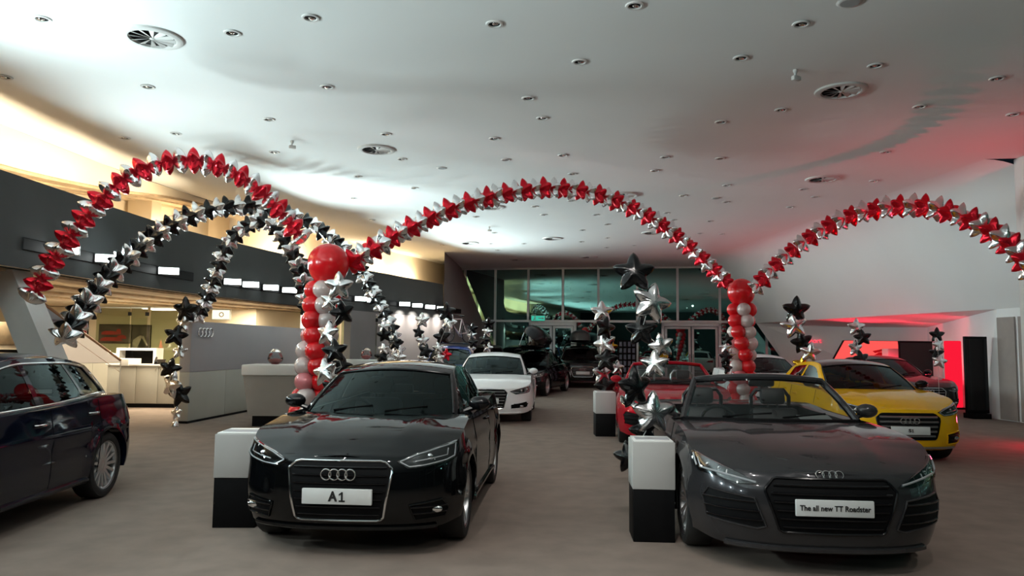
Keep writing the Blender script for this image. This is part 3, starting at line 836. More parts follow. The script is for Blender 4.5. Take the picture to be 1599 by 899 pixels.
    for sg in (1, -1):
        f = side(sg)
        for s in c.seams:
            zs = [c.sillz + .07, .5, c.zt(s) - .01]
            pts = [(s + (.03 if z > .6 else 0), z) for z in np.linspace(zs[0], zs[-1], 8)]
            MB().tube([f(p[0], p[1], .0005) for p in pts], .004, 5).build('door_seam', M['black'], root)
        for s in c.handles:
            z = c.zt(s) - .13
            o = MB().tube([f(s + q, z, .004 + .022 * math.sin(PI * i / 6)) for i, q in enumerate(np.linspace(-.1, .1, 7))], .012, 6).build('door_handle', pm if c.detail < 2 else M['chrome'] if side_trim else pm, root)
        # lower sill blade
        MB().tube([f(s, c.sillz + .035, .006) for s in np.linspace(c.ax[0] + c.Ra + .02, c.ax[1] - c.Ra - .02, 10)], .022, 6).build('side_skirt', pm, root)
    return root

def greenhouse(c, root, pm, windows, side_trim):
    RL = c.roofline; nW = 8
    # top profile samples with region index
    prof = []
    f = pchip([(p[0], p[1]) for p in RL])
    s0, s1, s2, s3 = RL[0][0], RL[1][0], RL[-2][0], RL[-1][0]
    z0, z1, z2, z3 = RL[0][1], RL[1][1], RL[-2][1], RL[-1][1]
    for i in range(nW + 1):
        t = i / nW; prof.append((s0 + (s1 - s0) * t, z0 + (z1 - z0) * t + .025 * math.sin(PI * t), 'w'))
    fr = pchip([(p[0], p[1]) for p in RL[1:-1]])
    for i in range(1, 13): 
        t = i / 13; s = s1 + (s2 - s1) * t; prof.append((s, fr(s), 'r'))
    for i in range(nW + 1):
        t = i / nW; prof.append((s2 + (s3 - s2) * t, z2 + (z3 - z2) * t + .02 * math.sin(PI * t), 'b'))
    NK = 14
    def bowat(s):
        if s <= s1: return c.bow + (c.bow * .45 - c.bow) * (s - s0) / (s1 - s0)
        if s <= s1 + .5: return c.bow * .45 * (1 - (s - s1) / .5)
        if s < s2 - .4: return 0
        if s <= s2: return -c.bowr * .5 * (1 - (s2 - s) / .4)
        return -(c.bowr * .5 + c.bowr * .5 * (s - s2) / (s3 - s2))
    def P(s, z, k, off=0.):
        e = bowat(s); crown = .045 * min(1, max(0, (z - c.zt(s)) / .3)) + .01
        se = s + e * k * k; ze = z - crown * k * k
        ze = max(ze, c.zt(se) + .001) if abs(k) > .9 else ze
        return c.world(k * c.half(s + e, z - crown), se, ze + off)
    ks = [-1, -.955, -.93] + list(np.linspace(-.85, .85, NK - 3)) + [.93, .955, 1]
    body = MB(); ws = MB(); rw = MB(); rp = MB()
    n = len(prof)
    rows = [[P(s, z, k) for k in ks] for s, z, r in prof]
    def cell(i, j):
        r = prof[i][2] if prof[i][2] == prof[i + 1][2] else 'r'
        inw = 1 < j < len(ks) - 3
        if r == 'w' and inw and i < nW: return ws
        if r == 'b' and inw and i > n - nW - 2 and i < n - 1: return rw
        if c.roof_panel and prof[i + 1][2] != 'w' and prof[i][2] != 'b' and inw: return rp
        return body
    for i in range(n - 1):
        for j in range(len(ks) - 1):
            q = [rows[i][j], rows[i][j + 1], rows[i + 1][j + 1], rows[i + 1][j]]
            cell(i, j).add(q, [(0, 1, 2, 3)])
    edge = []
    for s, z, r in prof:
        p = P(s, z, 1); edge.append((p.y + c.L / 2, p.z))
    # make edge monotone in s
    mono = [edge[0]]
    for e in edge[1:]:
        if e[0] > mono[-1][0] + .004: mono.append(e)
    top = mono; sA, sB = top[0][0], top[-1][0]
    tz = pchip(top)
    bot = [(s, c.zt(s) + .004) for s in np.linspace(sB, sA, 24)]
    poly = top + [p for p in bot if True]
    poly = [poly[0]] + [p for i, p in enumerate(poly[1:]) if math.dist(p, poly[i]) > .003]
    holes = []
    for (a_bot, a_top, b_bot, b_top) in windows or []:
        # lower edge a_bot..b_bot, upper edge a_top..b_top
        lo = [(s, c.zt(s) + .028) for s in np.linspace(a_bot, b_bot, 8)]
        up = [(s, tz(s) - .052) for s in np.linspace(b_top, a_top, 8)]
        up = [(s, max(z, c.zt(s) + .05)) for s, z in up]
        holes.append(lo + up)
    V2, T = cdt(poly, holes, .06)
    lat = lambda s, z, off=0.: c.half(s, z) + off
    for sg in (1, -1):
        body.add([c.world(sg * lat(v.x, v.y), v.x, v.y) for v in V2], [t if sg > 0 else tuple(reversed(t)) for t in T])
    bm = bmesh.new(); tmp = bpy.data.meshes.new('t'); tmp.from_pydata([tuple(v) for v in body.v], [], body.f); bm.from_mesh(tmp); bpy.data.meshes.remove(tmp)
    bmesh.ops.remove_doubles(bm, verts=bm.verts, dist=.0012); bmesh.ops.recalc_face_normals(bm, faces=bm.faces)
    me = bpy.data.meshes.new('roof'); bm.to_mesh(me); bm.free(); me.materials.append(pm); finish(me, True, 40)
    link('roof', me, root)
    def weld(b_, nm, m_):
        bm = bmesh.new(); tmp = bpy.data.meshes.new('t'); tmp.from_pydata([tuple(v) for v in b_.v], [], b_.f); bm.from_mesh(tmp); bpy.data.meshes.remove(tmp)
        bmesh.ops.remove_doubles(bm, verts=bm.verts, dist=.0008); bmesh.ops.recalc_face_normals(bm, faces=bm.faces)
        me = bpy.data.meshes.new(nm); bm.to_mesh(me); bm.free(); me.materials.append(m_); finish(me, True, 60); return link(nm, me, root)
    wso = weld(ws, 'windscreen', M['carglass']); weld(rw, 'rear_window', M['carglass'])
    if rp.v: weld(rp, 'roof_panel', c.roof_panel)
    # black frame band around the windscreen
    fr_pts = [P(s, z, -.93, .003) for s, z, r in prof[:nW + 1]] + [P(prof[nW][0], prof[nW][1], k, .003) for k in ks[3:-3]] + [P(s, z, .93, .003) for s, z, r in reversed(prof[:nW + 1])]
    MB().tube(fr_pts, .012, 6).build('windscreen_seal', M['blackg'], wso)
    for q in (-.55, .12):
        p0 = P(s0 + .02, z0 + .01, q, .012); p1 = P(s0 + .09, z0 + .05, q + .5, .015)
        MB().tube([p0, p1], .008, 5).build('wiper', M['black'], wso)
    for hi, h in enumerate(holes):
        V3, T3 = cdt(h, (), .08)
        for sg in (1, -1):
            b = MB(); b.add([c.world(sg * lat(v.x, v.y, -.004), v.x, v.y) for v in V3], T3)
            b.build('side_window', M['carglass'], root, angle=60)
    if side_trim and holes:
        a = min(h[0][0] for h in holes)
        zl = [(s, c.zt(s) + .015) for s in np.linspace(min(p[0] for p in holes[0]), max(p[0] for p in holes[-1]) + .02, 16)]
        upx = [(s, tz(s) - .04) for s in np.linspace(max(p[0] for p in holes[-1]) + .02, min(p[0] for p in holes[0]), 30) if tz(s) - .04 > c.zt(s) + .02]
        e_ = holes[-1]; 
        for sg in (1, -1):
            MB().tube([c.world(sg * lat(s, z, .006), s, z) for s, z in zl + trim_up(c, holes, tz)], .011, 6).build('window_trim', M['chrome'], root)
    # interior
    interior(c, root, c.roofline[0][0], full=True)

def trim_up(c, holes, tz):
    b_bot = holes[-1][7]; b_top = holes[-1][8]; a_top = holes[0][-1]
    out = [(b_bot[0] + .015, b_bot[1] + .01)]
    out += [(s, max(tz(s) - .042, c.zt(s) + .03)) for s in np.linspace(b_top[0] + .012, a_top[0], 20)]
    return out

def seat_me():
    b = MB()
    b.box((-.25, -.26, .28), (.25, .26, .46), .05)
    b.box((-.25, -.09, 0), (.25, .09, .60), .06, Matrix.Translation((0, .24, .44)) @ Matrix.Rotation(-.25, 4, 'X'))
    b.box((-.13, -.05, 0), (.13, .05, .19), .04, Matrix.Translation((0, .41, 1.06)) @ Matrix.Rotation(-.15, 4, 'X'))
    b.tube([(-.05, .41, .98), (-.05, .42, 1.12)], .008, 5); b.tube([(.05, .41, .98), (.05, .42, 1.12)], .008, 5)
    return b.me('seat', M['seat'])
SEAT = seat_me()
def interior(c, root, sw0, full=True):
    zc = c.zt(sw0 + .3) - .03
    L2 = c.L / 2
    hw = c.half(sw0 + .45, c.zt(sw0 + .45)) - .05
    b = MB(); b.grid([[(x, sw0 + .03 + (c.bow * .9) * (x / hw)**2 - L2, zc - .01) for x in np.linspace(-hw, hw, 9)], [(x, sw0 + .5 - L2, zc - .03) for x in np.linspace(-hw, hw, 9)], [(x, sw0 + .62 - L2, zc - .1) for x in np.linspace(-hw, hw, 9)], [(x, sw0 + .6 - L2, .3) for x in np.linspace(-hw, hw, 9)]])
    b.build('dashboard', M['black'], root)
    b = MB(); b.box((-hw, sw0 + .5 - L2, .22), (hw, c.L / 2 - .45, .3)); b.build('cabin_floor', M['black'], root, smooth=False)
    ss = sw0 + 1.22
    ks = c.H / 1.42 * .98
    for x in (-.36, .36): link('front_seat', SEAT, root, (x * c.W / 1.74, ss - L2, 0), None, (1, 1, ks))
    if not c.open:
        b = MB(); b.box((-hw * .86, ss + .75 - L2, .3), (hw * .86, ss + 1.25 - L2, .5), .05); b.box((-hw * .86, -.08, 0), (hw * .86, .08, .55), .05, Matrix.Translation((0, ss + 1.22 - L2, .46)) @ Matrix.Rotation(-.3, 4, 'X'))
        for x in (-.32, .32): b.box((x - .12, ss + 1.34 - L2, .96 * ks), (x + .12, ss + 1.44 - L2, 1.12 * ks), .03)
        b.build('rear_seat', M['seat'], root)
        if sw0 + 1.9 < c.L:
            MB().box((-.12, sw0 + .78 - L2, c.H - .17), (.12, sw0 + .83 - L2, c.H - .10), .02).build('rear_view_mirror', M['blackg'], root)
    # steering wheel, right-hand drive (left in the picture for a car that faces the viewer)
    mt = Matrix.Translation((-.36 * c.W / 1.74, sw0 + .66 - L2, zc - .04)) @ Matrix.Rotation(math.radians(65), 4, 'X')
    b = MB(); b.torus(.175, .016, 28, 8, mt); b.tube([mt @ Vector((-.17, 0, 0)), mt @ Vector((.17, 0, 0))], .016, 6); b.tube([mt @ Vector((0, 0, 0)), mt @ Vector((0, -.17, 0))], .016, 6); b.sphere(mt @ Vector((0, 0, 0)), .05)
    b.build('steering_wheel', M['seat'], root)

def roadster_cabin(c, root, pm):
    L2 = c.L / 2; (s0, z0), (s1, z1) = c.roofline[:2]
    def P(s, z, k, off=0.):
        t = (s - s0) / (s1 - s0); e = c.bow * (1 - .45 * t)
        return c.world(k * c.half(s + e, z), s + e * k * k, z - (.02 + .02 * t) * k * k + off)
    ks = list(np.linspace(-1, 1, 15)); b = MB(); n = 8
    pr = [(s0 + (s1 - s0) * i / n, z0 + (z1 - z0) * i / n + .02 * math.sin(PI * i / n)) for i in range(n + 1)]
    b.grid([[P(s, z, k) for k in ks] for s, z in pr])
    ws = b.build('windscreen', M['clearglass'], root, angle=60)
    pts = [P(s, z, -1) for s, z in pr] + [P(*pr[-1], k) for k in ks[1:-1]] + [P(s, z, 1) for s, z in reversed(pr)]
    MB().tube(pts, .034, 8).build('windscreen_frame', pm, root)
    MB().tube([P(*pr[0], k, .004) for k in ks], .02, 6).build('windscreen_seal', M['black'], ws)
    MB().box((-.12, s1 + .0 - L2, z1 - .09), (.12, s1 + .05 - L2, z1 - .02), .02).build('rear_view_mirror', M['blackg'], root)
    for q in (-.6, .05):
        MB().tube([P(s0 + .02, z0 + .02, q, .012), P(s0 + .08, z0 + .05, q + .55, .015)], .008, 5).build('wiper', M['black'], ws)
    # inner tub
    b = MB(); hw = lambda s: c.half(s, c.zt(s)) - .06
    ss = np.linspace(s0 + c.bow, c.deck + .02, 12)
    for sg in (1, -1):
        b.grid([[(sg * hw(s), s - L2, c.zt(s)), (sg * (hw(s) - .03), s - L2, c.zt(s) - .12), (sg * (hw(s) - .02), s - L2, .3)] for s in ss])
    s = c.deck; b.add([(-hw(s), s - L2, c.zt(s)), (hw(s), s - L2, c.zt(s)), (hw(s), s - L2, .3), (-hw(s), s - L2, .3)], [(0, 1, 2, 3)])
    b.build('cabin_lining', M['black'], root)
    interior(c, root, s0)
    for x in (-.36, .36):
        y = c.deck + .02 - L2; z = c.zt(c.deck)
        MB().tube([(x - .2, y, z - .05), (x - .2, y, z + .10), (x - .15, y, z + .17), (x + .15, y, z + .17), (x + .2, y, z + .10), (x + .2, y, z - .05)], .022, 8).build('roll_hoop', M[c.hoop], root)

def front_end(c, root, pm, grille, lights, plate):
    F = c.arcmap('f')
    # ---- grille: list of (d,z) half outline, top centre to bottom centre
    G = c.grille
    poly = [(d, z) for d, z in G] + [(-d, z) for d, z in reversed(G)]
    g = surf_patch('grille', poly, F, .004, M['black'], root, .05, .02)
    inner = poly
    surf_tube('grille_frame', poly, F, .008, c.gframe_r, M[c.gframe], g)
    zs = [p[1] for p in G]; z0, z1 = min(zs), max(zs)
    nb = c.gbars
    for i in range(nb):
        z = z0 + (z1 - z0) * (i + .8) / (nb + .6)
        ds = [d for d in np.linspace(0, 1, 200) if inpoly(d, z, poly)]
        if not ds: continue
        dm = max(ds) - .03
        MB().tube([F(d, z, .012) for d in np.linspace(-dm, dm, 13)], c.gbar_r, 6).build('grille_bar', M[c.gbar_m], g)
    # badge
    o = link('badge', rings_mesh(c.badge_w), g); p = F(0, c.badge_z, c.badge_off); o.location = p
    if c.badge_tilt: o.rotation_euler = (-c.badge_tilt, 0, 0)
    # plate
    if plate is not None:
        p = F(0, c.plate_z, .02)
        b = MB(); b.box((-.26, -.012, -.056), (.26, .012, .056), .006); po = b.build('number_plate', M['plate'], root, loc=p)
        if plate:
            body = plate[:-1] if plate[-1] == '1' else plate
            tm = text_mesh('plate_text', body, .1, M['ink'], .002, c.plate_bold); xs_ = [v.co.x for v in tm.vertices]; wd_ = max(xs_) - min(xs_)
            one = body != plate; tw = c.plate_w * (.54 if one else 1); k_ = tw / wd_; hz = c.plate_h * .1 * .73
            link('plate_text', tm, po, (-(c.plate_w - tw) / 2 if one else 0, -.0145, 0), (PI / 2, 0, 0), (k_, c.plate_h, 1))
            if one:
                ow = c.plate_w * .36; x0 = c.plate_w / 2 - ow; st_ = hz * .19; b = MB(); y_ = -.0145
                b.box((x0 + ow / 2 - st_ / 2, y_ - .002, -hz / 2), (x0 + ow / 2 + st_ / 2, y_ + .002, hz / 2)); b.box((x0, y_ - .002, -hz / 2), (x0 + ow, y_ + .002, -hz / 2 + st_ * .8))
                b.prism([(x0 + ow / 2, y_ - .002, hz / 2), (x0, y_ - .002, hz * .30), (x0, y_ - .002, hz * .14), (x0 + ow / 2, y_ - .002, hz * .34)], (0, .004, 0))
                b.build('plate_digit', M['ink'], po, smooth=False)
    # headlights
    for sg in (1, -1):
        H = [(sg * d, z) for d, z in c.head]
        ho = surf_patch('headlight', H, F, .003, M['blackg'], root, .04, .015)
        surf_patch('headlight_lens', H, F, .014, M['lens'], ho, .05, .012)
        for pts, r in c.led:
            MB().tube([F(sg * d, z, .009) for d, z in densify(pts, .03, False)], r, 6).build('light_guide', M['ledstrip'], ho)
        for (d, z, r) in c.proj:
            q = F(sg * d, z, .0); b = MB(); b.sphere(q, r, 12, 8, (1, .5, 1)); b.build('projector', M['chrome'], ho)
        # lower intake
        I = [(sg * d, z) for d, z in c.intake]
        io = surf_patch('side_intake', I, F, .004, M['black'], root, .05, .015)
        surf_tube('intake_rim', I, F, .006, .008, pm, io)
        for k in range(c.int_bars):
            zz = [z for d, z in c.intake]; z = min(zz) + (max(zz) - min(zz)) * (k + 1) / (c.int_bars + 1)
            ds = [d for d in np.linspace(0, 1.2, 240) if inpoly(d, z, c.intake)]
            if ds: MB().tube([F(sg * d, z, .01) for d in np.linspace(min(ds), max(ds), 6)], .008, 5).build('intake_bar', M['blackg'], io)
        if c.fog:
            d, z = c.fog; MB().sphere(F(sg * d, z, 0), .035, 10, 6, (1.6, .5, .8)).build('fog_lamp', M['chrome'], io)
    # splitter lip
    MB().tube([F(d, c.sillz + .02, .008) for d in np.linspace(-.72, .72, 25)], c.lip_r, 6).build('front_lip', M[c.lip_m] if c.lip_m else pm, root)

def rear_end(c, root, pm):
    Rm = c.arcmap('r')
    for sg in (1, -1):
        T = [(sg * d, z) for d, z in c.tail_lamp]
        surf_patch('tail_light', T, Rm, .005, M['redlens'], root, .05, .015)
    b = MB(); b.tube([Rm(d, c.sillz + .08, .0) for d in np.linspace(-.7, .7, 15)], .045, 6); b.build('rear_bumper_lip', M['blackg'], root)

E1 = dict(front=[(.15, .16), (.22, .07), (.3, .03), (.45, 0), (.6, .012), (.7, .04), (.78, .10), (.86, .16)],
          rear=[(.2, .10), (.35, .02), (.5, 0), (.65, .02), (.85, .06), (1.0, .12), (1.1, .16)])
HEAD_A1 = [(.415, .715), (.55, .765), (.72, .805), (.885, .838), (.90, .80), (.885, .725), (.80, .70), (.62, .672), (.50, .665)]
LED_A1 = [([(.44, .712), (.56, .757), (.72, .797), (.87, .826), (.875, .735), (.80, .712), (.62, .684), (.51, .676), (.44, .71)], .006), ([(.56, .712), (.70, .732), (.80, .745), (.80, .79)], .005)]
A1 = dict(L=3.97, W=1.74, H=1.42, Fo=.80, WB=2.47, R=.315, **E1,
    top_edge=[(0, .735), (.12, .75), (.3, .82), (.55, .885), (.8, .92), (1.1, .955), (1.6, .965), (2.6, .985), (3.4, 1.02), (3.75, 1.01), (3.97, .98)],
    hood=[(0, .735), (.1, .765), (.22, .815), (.4, .875), (.65, .93), (.95, .975), (1.3, 1.0)], tail=[(3.3, 1.02), (3.97, .99)],
    roofline=[(.98, .978), (1.66, 1.335), (1.85, 1.385), (2.3, 1.415), (2.8, 1.395), (3.25, 1.335), (3.42, 1.30), (3.84, 1.0)],
    shoulder=.075, cab_mid=2.0, tapf=.06, tapr=.05, seams=[1.22, 2.38, 3.05], handles=[2.2, 3.0], windows_=[(1.42, 1.62, 2.32, 2.30), (2.40, 2.38, 3.2, 3.08)],
    grille=[(0, .716), (.30, .716), (.335, .708), (.385, .665), (.388, .635), (.33, .315), (.31, .296), (.28, .29), (0, .288)], gframe='chrome', gframe_r=.008, gbars=7, gbar_r=.007, gbar_m='blackg',
    badge_w=.262, badge_z=.622, badge_off=.028, badge_tilt=0, plate_z=.468, plate_size=.105, plate_bold=.004, head=HEAD_A1, led=LED_A1, proj=[(.66, .735, .028)],
    intake=[(.52, .40), (.78, .43), (.84, .36), (.80, .30), (.56, .29)], int_bars=2, fog=(.72, .36), lip_r=.018, lip_m=None,
    tail_lamp=[(.45, .78), (.62, .88), (.95, .88), (.95, .74), (.6, .72)])
def spec(base, **k):
    d = dict(base); d.update(k); return d
def stretch(base, L, fac_s, dz=0., zf=1., **k):
    """longer or taller relative: scales the s stations behind the nose and all heights"""
    d = dict(base); fs = lambda s: s * fac_s
    fz = lambda z: z if z < .72 else .72 + (z - .72) * zf
    for key in ('top_edge', 'hood', 'tail', 'roofline'): d[key] = [(fs(s), fz(z)) for s, z in d[key]]
    d['seams'] = [fs(s) for s in d['seams']]; d['handles'] = [fs(s) for s in d['handles']]; d['cab_mid'] = fs(d['cab_mid'])
    d['windows_'] = [tuple(fs(s) for s in w_) for w_ in d['windows_']]
    d['L'] = L; d.update(k); return d
A3 = stretch(A1, 4.31, 4.31 / 3.97, W=1.785, H=1.465, Fo=.87, WB=2.63, R=.325, Rr=.235, spokes=15, double=False,
    roofline=[(1.08, .99), (1.85, 1.385), (2.05, 1.43), (2.5, 1.465), (3.1, 1.46), (3.6, 1.42), (3.85, 1.375), (4.20, 1.04)],
    seams=[1.35, 2.45, 3.3], handles=[2.3, 3.2], windows_=[(1.6, 1.80, 2.42, 2.40), (2.50, 2.47, 3.32, 3.18), (3.37, 3.23, 3.86, 3.62)])
SEDAN = stretch(A1, 4.70, 4.7 / 3.97, W=1.83, H=1.43, Fo=.89, WB=2.81, R=.325, Rr=.235, grille=[(0, .70), (.33, .70), (.37, .69), (.43, .63), (.43, .60), (.36, .34), (.33, .32), (0, .315)], gbars=6, gbar_r=.008, gbar_m='satin',
    badge_w=.27, head=[(.47, .66), (.60, .70), (.80, .74), (.98, .775), (1.0, .73), (.97, .65), (.85, .625), (.6, .60)], led=[([(.52, .65), (.7, .625), (.86, .645), (.95, .67)], .007)], proj=[(.72, .67, .03), (.86, .69, .026)],
    intake=[(.50, .40), (.86, .46), (.92, .40), (.86, .33), (.5, .31)], lip_m=None, top_edge=[(0, .71), (.12, .73), (.35, .80), (.65, .86), (1.0, .90), (1.4, .93), (2.0, .945), (3.2, .97), (4.0, 1.0), (4.5, .99), (4.7, .95)],
    hood=[(0, .71), (.1, .745), (.25, .80), (.5, .865), (.85, .915), (1.3, .96), (1.6, .97)], tail=[(3.8, 1.03), (4.3, 1.03), (4.7, .97)],
    roofline=[(1.30, .965), (2.02, 1.335), (2.2, 1.38), (2.6, 1.43), (3.0, 1.42), (3.4, 1.36), (3.55, 1.33), (4.25, 1.03)],
    seams=[1.45, 2.6, 3.5], handles=[2.45, 3.4], windows_=[(1.75, 1.98, 2.62, 2.60), (2.70, 2.67, 3.6, 3.42)], tail_lamp=[(.5, .78), (.62, .88), (.95, .90), (.95, .76)])
SUV = stretch(SEDAN, 4.5, 4.5 / 4.7, W=1.89, H=1.63, Fo=.88, WB=2.78, R=.36, Rr=.24, sillz=.30,
    top_edge=[(0, .86), (.12, .88), (.35, .95), (.65, 1.0), (1.0, 1.03), (1.4, 1.06), (3.2, 1.10), (4.2, 1.12), (4.5, 1.08)], hood=[(0, .86), (.1, .90), (.3, .97), (.6, 1.03), (1.0, 1.07), (1.3, 1.09), (1.5, 1.1)], tail=[(3.8, 1.13), (4.5, 1.1)],
    front=[(.25, .12), (.35, .04), (.5, 0), (.75, .02), (.85, .06), (.95, .12), (1.05, .18)], roofline=[(1.12, 1.10), (1.75, 1.52), (1.95, 1.57), (2.4, 1.63), (3.2, 1.62), (3.7, 1.57), (3.95, 1.52), (4.35, 1.13)],
    grille=[(0, .82), (.36, .82), (.40, .81), (.45, .74), (.45, .70), (.37, .46), (.34, .44), (0, .435)], badge_z=.72, plate_z=.58, head=[(.48, .80), (.62, .83), (.80, .87), (.96, .90), (.98, .84), (.95, .77), (.6, .73)], led=[([(.52, .79), (.7, .755), (.86, .775), (.94, .80)], .008)], proj=[(.72, .80, .03), (.86, .83, .026)],
    intake=[(.52, .52), (.86, .56), (.90, .50), (.86, .44), (.52, .42)], windows_=[(1.55, 1.72, 2.45, 2.43), (2.53, 2.5, 3.4, 3.3), (3.45, 3.35, 3.95, 3.75)], wprof=[(.2, .94), (.3, .96), (.5, 1.0), (.75, .995), (.85, 1.0), (.92, .985), (1.1, .945), (1.2, .9)], tail_lamp=[(.5, .95), (.62, 1.02), (.95, 1.02), (.95, .9)])
TT = dict(L=4.18, W=1.83, H=1.33, Fo=.88, WB=2.505, R=.335, Rr=.25, open=True, bow=.30, cf=.72, nf=2.6, front=[(.12, .14), (.2, .05), (.3, .02), (.45, 0), (.58, .015), (.66, .05), (.74, .11), (.82, .17)], rear=E1['rear'],
    top_edge=[(0, .695), (.1, .70), (.25, .735), (.45, .80), (.7, .865), (.95, .90), (1.25, .915), (1.7, .925), (2.6, .94), (3.3, .97), (3.8, .95), (4.18, .90)],
    hood=[(0, .695), (.08, .72), (.2, .765), (.4, .825), (.7, .88), (1.0, .92), (1.3, .945), (1.7, .95)], tail=[(2.7, .95), (3.3, .99), (4.18, .92)],
    roofline=[(1.30, .945), (1.86, 1.305), (4.0, 1.0)], deck=2.95, shoulder=.09, cab_mid=2.0, tapf=.05, tapr=.06, tum=.20, seams=[1.42, 2.75], handles=[2.55],
    grille=[(0, .672), (.36, .672), (.385, .665), (.445, .60), (.445, .58), (.355, .325), (.33, .31), (0, .305)], gframe='blackg', gframe_r=.010, gbars=6, gbar_r=.010, gbar_m='blackg', badge_w=.19, badge_z=.700, badge_off=.012, badge_tilt=.45, plate_w=.47, plate_h=.52, plate_z=.488, plate_size=.062, plate_bold=.0016,
    head=[(.47, .625), (.60, .685), (.78, .745), (.96, .80), (1.0, .79), (.985, .70), (.94, .665), (.80, .655), (.62, .62)], led=[([(.50, .635), (.64, .66), (.78, .682), (.92, .695)], .008), ([(.70, .672), (.69, .70)], .006), ([(.95, .70), (.97, .78)], .008), ([(.91, .69), (.925, .76)], .006)], proj=[(.84, .715, .02), (.75, .70, .018)],
    intake=[(.52, .53), (.86, .565), (.92, .50), (.88, .36), (.50, .32), (.44, .34)], int_bars=3, fog=None, lip_r=.022, lip_m=None, tail_lamp=[(.4, .72), (.6, .80), (.95, .80), (.95, .68)], spokes=10, double=True, sillz=.17)

# ------------------------------------------------------------------ cars in the hall
def put(base, *a, **k):
    return build_car(Car(**base), *a, windows=base.get('windows_'), **k)
put(spec(A1, spokes=5, double=True), 'hatchback', 'glossy black small hatchback facing the viewer with an A1 plate', P['black'], (-1.255, 5.50), math.radians(-4.2), plate='A1', mirror=M['blackg'])
put(spec(TT, hoop='blackg'), 'roadster', 'dark grey open roadster in front with a printed roadster plate', P['grey'], (2.22, 5.17), math.radians(-4.5), plate='The all new TT Roadster')
put(spec(A3, gbar_m='satin'), 'hatchback', 'navy blue five-door hatchback cut off by the left picture edge', P['navy'], (-4.80, 4.12), math.radians(3), plate='', side_trim=True)
put(spec(A1, roof_panel=P['suv'], plate_w=.07, plate_h=.6, gbars=5, gbar_r=.016, gbar_m='satin', gframe='blackg', grille=[(0, .70), (.34, .70), (.37, .69), (.43, .64), (.43, .60), (.37, .37), (.35, .35), (0, .345)], plate_z=.47, plate_size=.07, lip_m='satin', badge_z=.60, intake=[(.54, .42), (.82, .46), (.88, .38), (.84, .29), (.56, .28)]), 'hatchback', 'bright yellow hatchback with a dark roof, behind the grey roadster', P['yellow'], (5.50, 10.3), math.radians(-3), plate='S1', mirror=M['blackg'], roofm=P['yellow'])
put(SEDAN, 'saloon_car', 'white saloon car behind the black hatchback', P['white'], (-.50, 15.0), math.radians(-3), plate='')
put(spec(SEDAN, H=1.40), 'saloon_car', 'black saloon car turned sideways, open roof box on top, behind the white saloon', P['black'], (.06, 23.2), math.radians(-17), plate='')
put(SUV, 'off_road_car', 'dark metallic off-road car with a closed roof box by the glass doors', P['suv'], (2.72, 28.2), math.radians(-3), plate='')
put(SUV, 'off_road_car', 'grey off-road car whose roof shows behind the white saloon', P['slate'], (-1.0, 27.0), 0., plate='')
put(stretch(A1, 3.97, 1., zf=1.22, H=1.58), 'hatchback', 'bright blue small hatchback carrying a bicycle on its roof', P['blue'], (-1.70, 20.3), math.radians(3), plate='')
put(TT, 'roadster', 'red open roadster with silver roll hoops behind the star balloons', P['red'], (2.58, 11.5), math.radians(-7), plate='')
put(spec(SEDAN, H=1.36), 'saloon_car', 'white saloon car half hidden behind the pearl and red balloon column', P['white'], (6.62, 17.7), math.radians(-3), plate='')
put(spec(SEDAN, H=1.40), 'saloon_car', 'black saloon car in front of the red lit bay behind the yellow hatchback', P['black'], (9.68, 17.3), math.radians(-2), plate='')

# ------------------------------------------------------------------ balloons
def star_mesh(name, m, seed=0, puff=.48, inner=.60, e1=1.6, e2=.92):
    rnd = random.Random(seed); NA, NR = 60, 9
    def rim(a):
        t = ((a / (2 * PI) * 5) % 1.0); u = abs(t - .5) * 2           # 1 at tip, 0 in the notch
        return inner + (1 - inner) * (.75 * u**1.25 + .25 * (.5 + .5 * math.cos(5 * a))**1.1)
    b = MB(); ph = rnd.random() * 6
    OL = np.array([(rim(2 * PI * k / 200) * math.sin(2 * PI * k / 200), rim(2 * PI * k / 200) * math.cos(2 * PI * k / 200)) for k in range(200)]); dmax = inner * .92
    for side in (1, -1):
        rows = []
        for i in range(NR + 1):
            q = i / NR; row = []
            for k in range(NA + 1):
                a = 2 * PI * k / NA; R = rim(a)
                dd = min(1, float(np.min(np.hypot(OL[:, 0] - R * q * math.sin(a), OL[:, 1] - R * q * math.cos(a)))) / dmax) if i < NR else 0.; z = puff * (1 - (1 - dd)**e1)**e2
                z *= 1 + .10 * math.sin(20 * a + ph) * q * q * (1 - q) * 4
                row.append((R * q * math.sin(a), side * z, R * q * math.cos(a)))
            rows.append(row)
        b.grid(rows if side < 0 else [list(reversed(r)) for r in rows])
    bm = bmesh.new(); tmp = bpy.data.meshes.new('t'); tmp.from_pydata([tuple(v) for v in b.v], [], b.f); bm.from_mesh(tmp); bpy.data.meshes.remove(tmp)
    bmesh.ops.remove_doubles(bm, verts=bm.verts, dist=.002); bmesh.ops.recalc_face_normals(bm, faces=bm.faces)
    me = bpy.data.meshes.new(name); bm.to_mesh(me); bm.free(); me.materials.append(m); finish(me, True, 110)
    return me
STAR = {k: star_mesh('star_' + k, M[k + 'foil'], i) for i, k in enumerate(('red', 'silver', 'black', 'gold'))}
BSTAR = {k: star_mesh('pillow_star_' + k, M[k + 'foil'], i + 9, .34, .56, 2.0, .78) for i, k in enumerate(('red', 'silver', 'black', 'gold'))}
def catmull(pts, n=14):
    out = []
    for i in range(len(pts) - 1):
        p0 = pts[max(0, i - 1)]; p1 = pts[i]; p2 = pts[i + 1]; p3 = pts[min(len(pts) - 1, i + 2)]
        for k in range(n):
            t = k / n
            out.append(.5 * ((2 * p1) + (p2 - p0) * t + (2 * p0 - 5 * p1 + 4 * p2 - p3) * t * t + (3 * p1 - p0 - 3 * p2 + p3) * t**3))
    out.append(pts[-1]); return out
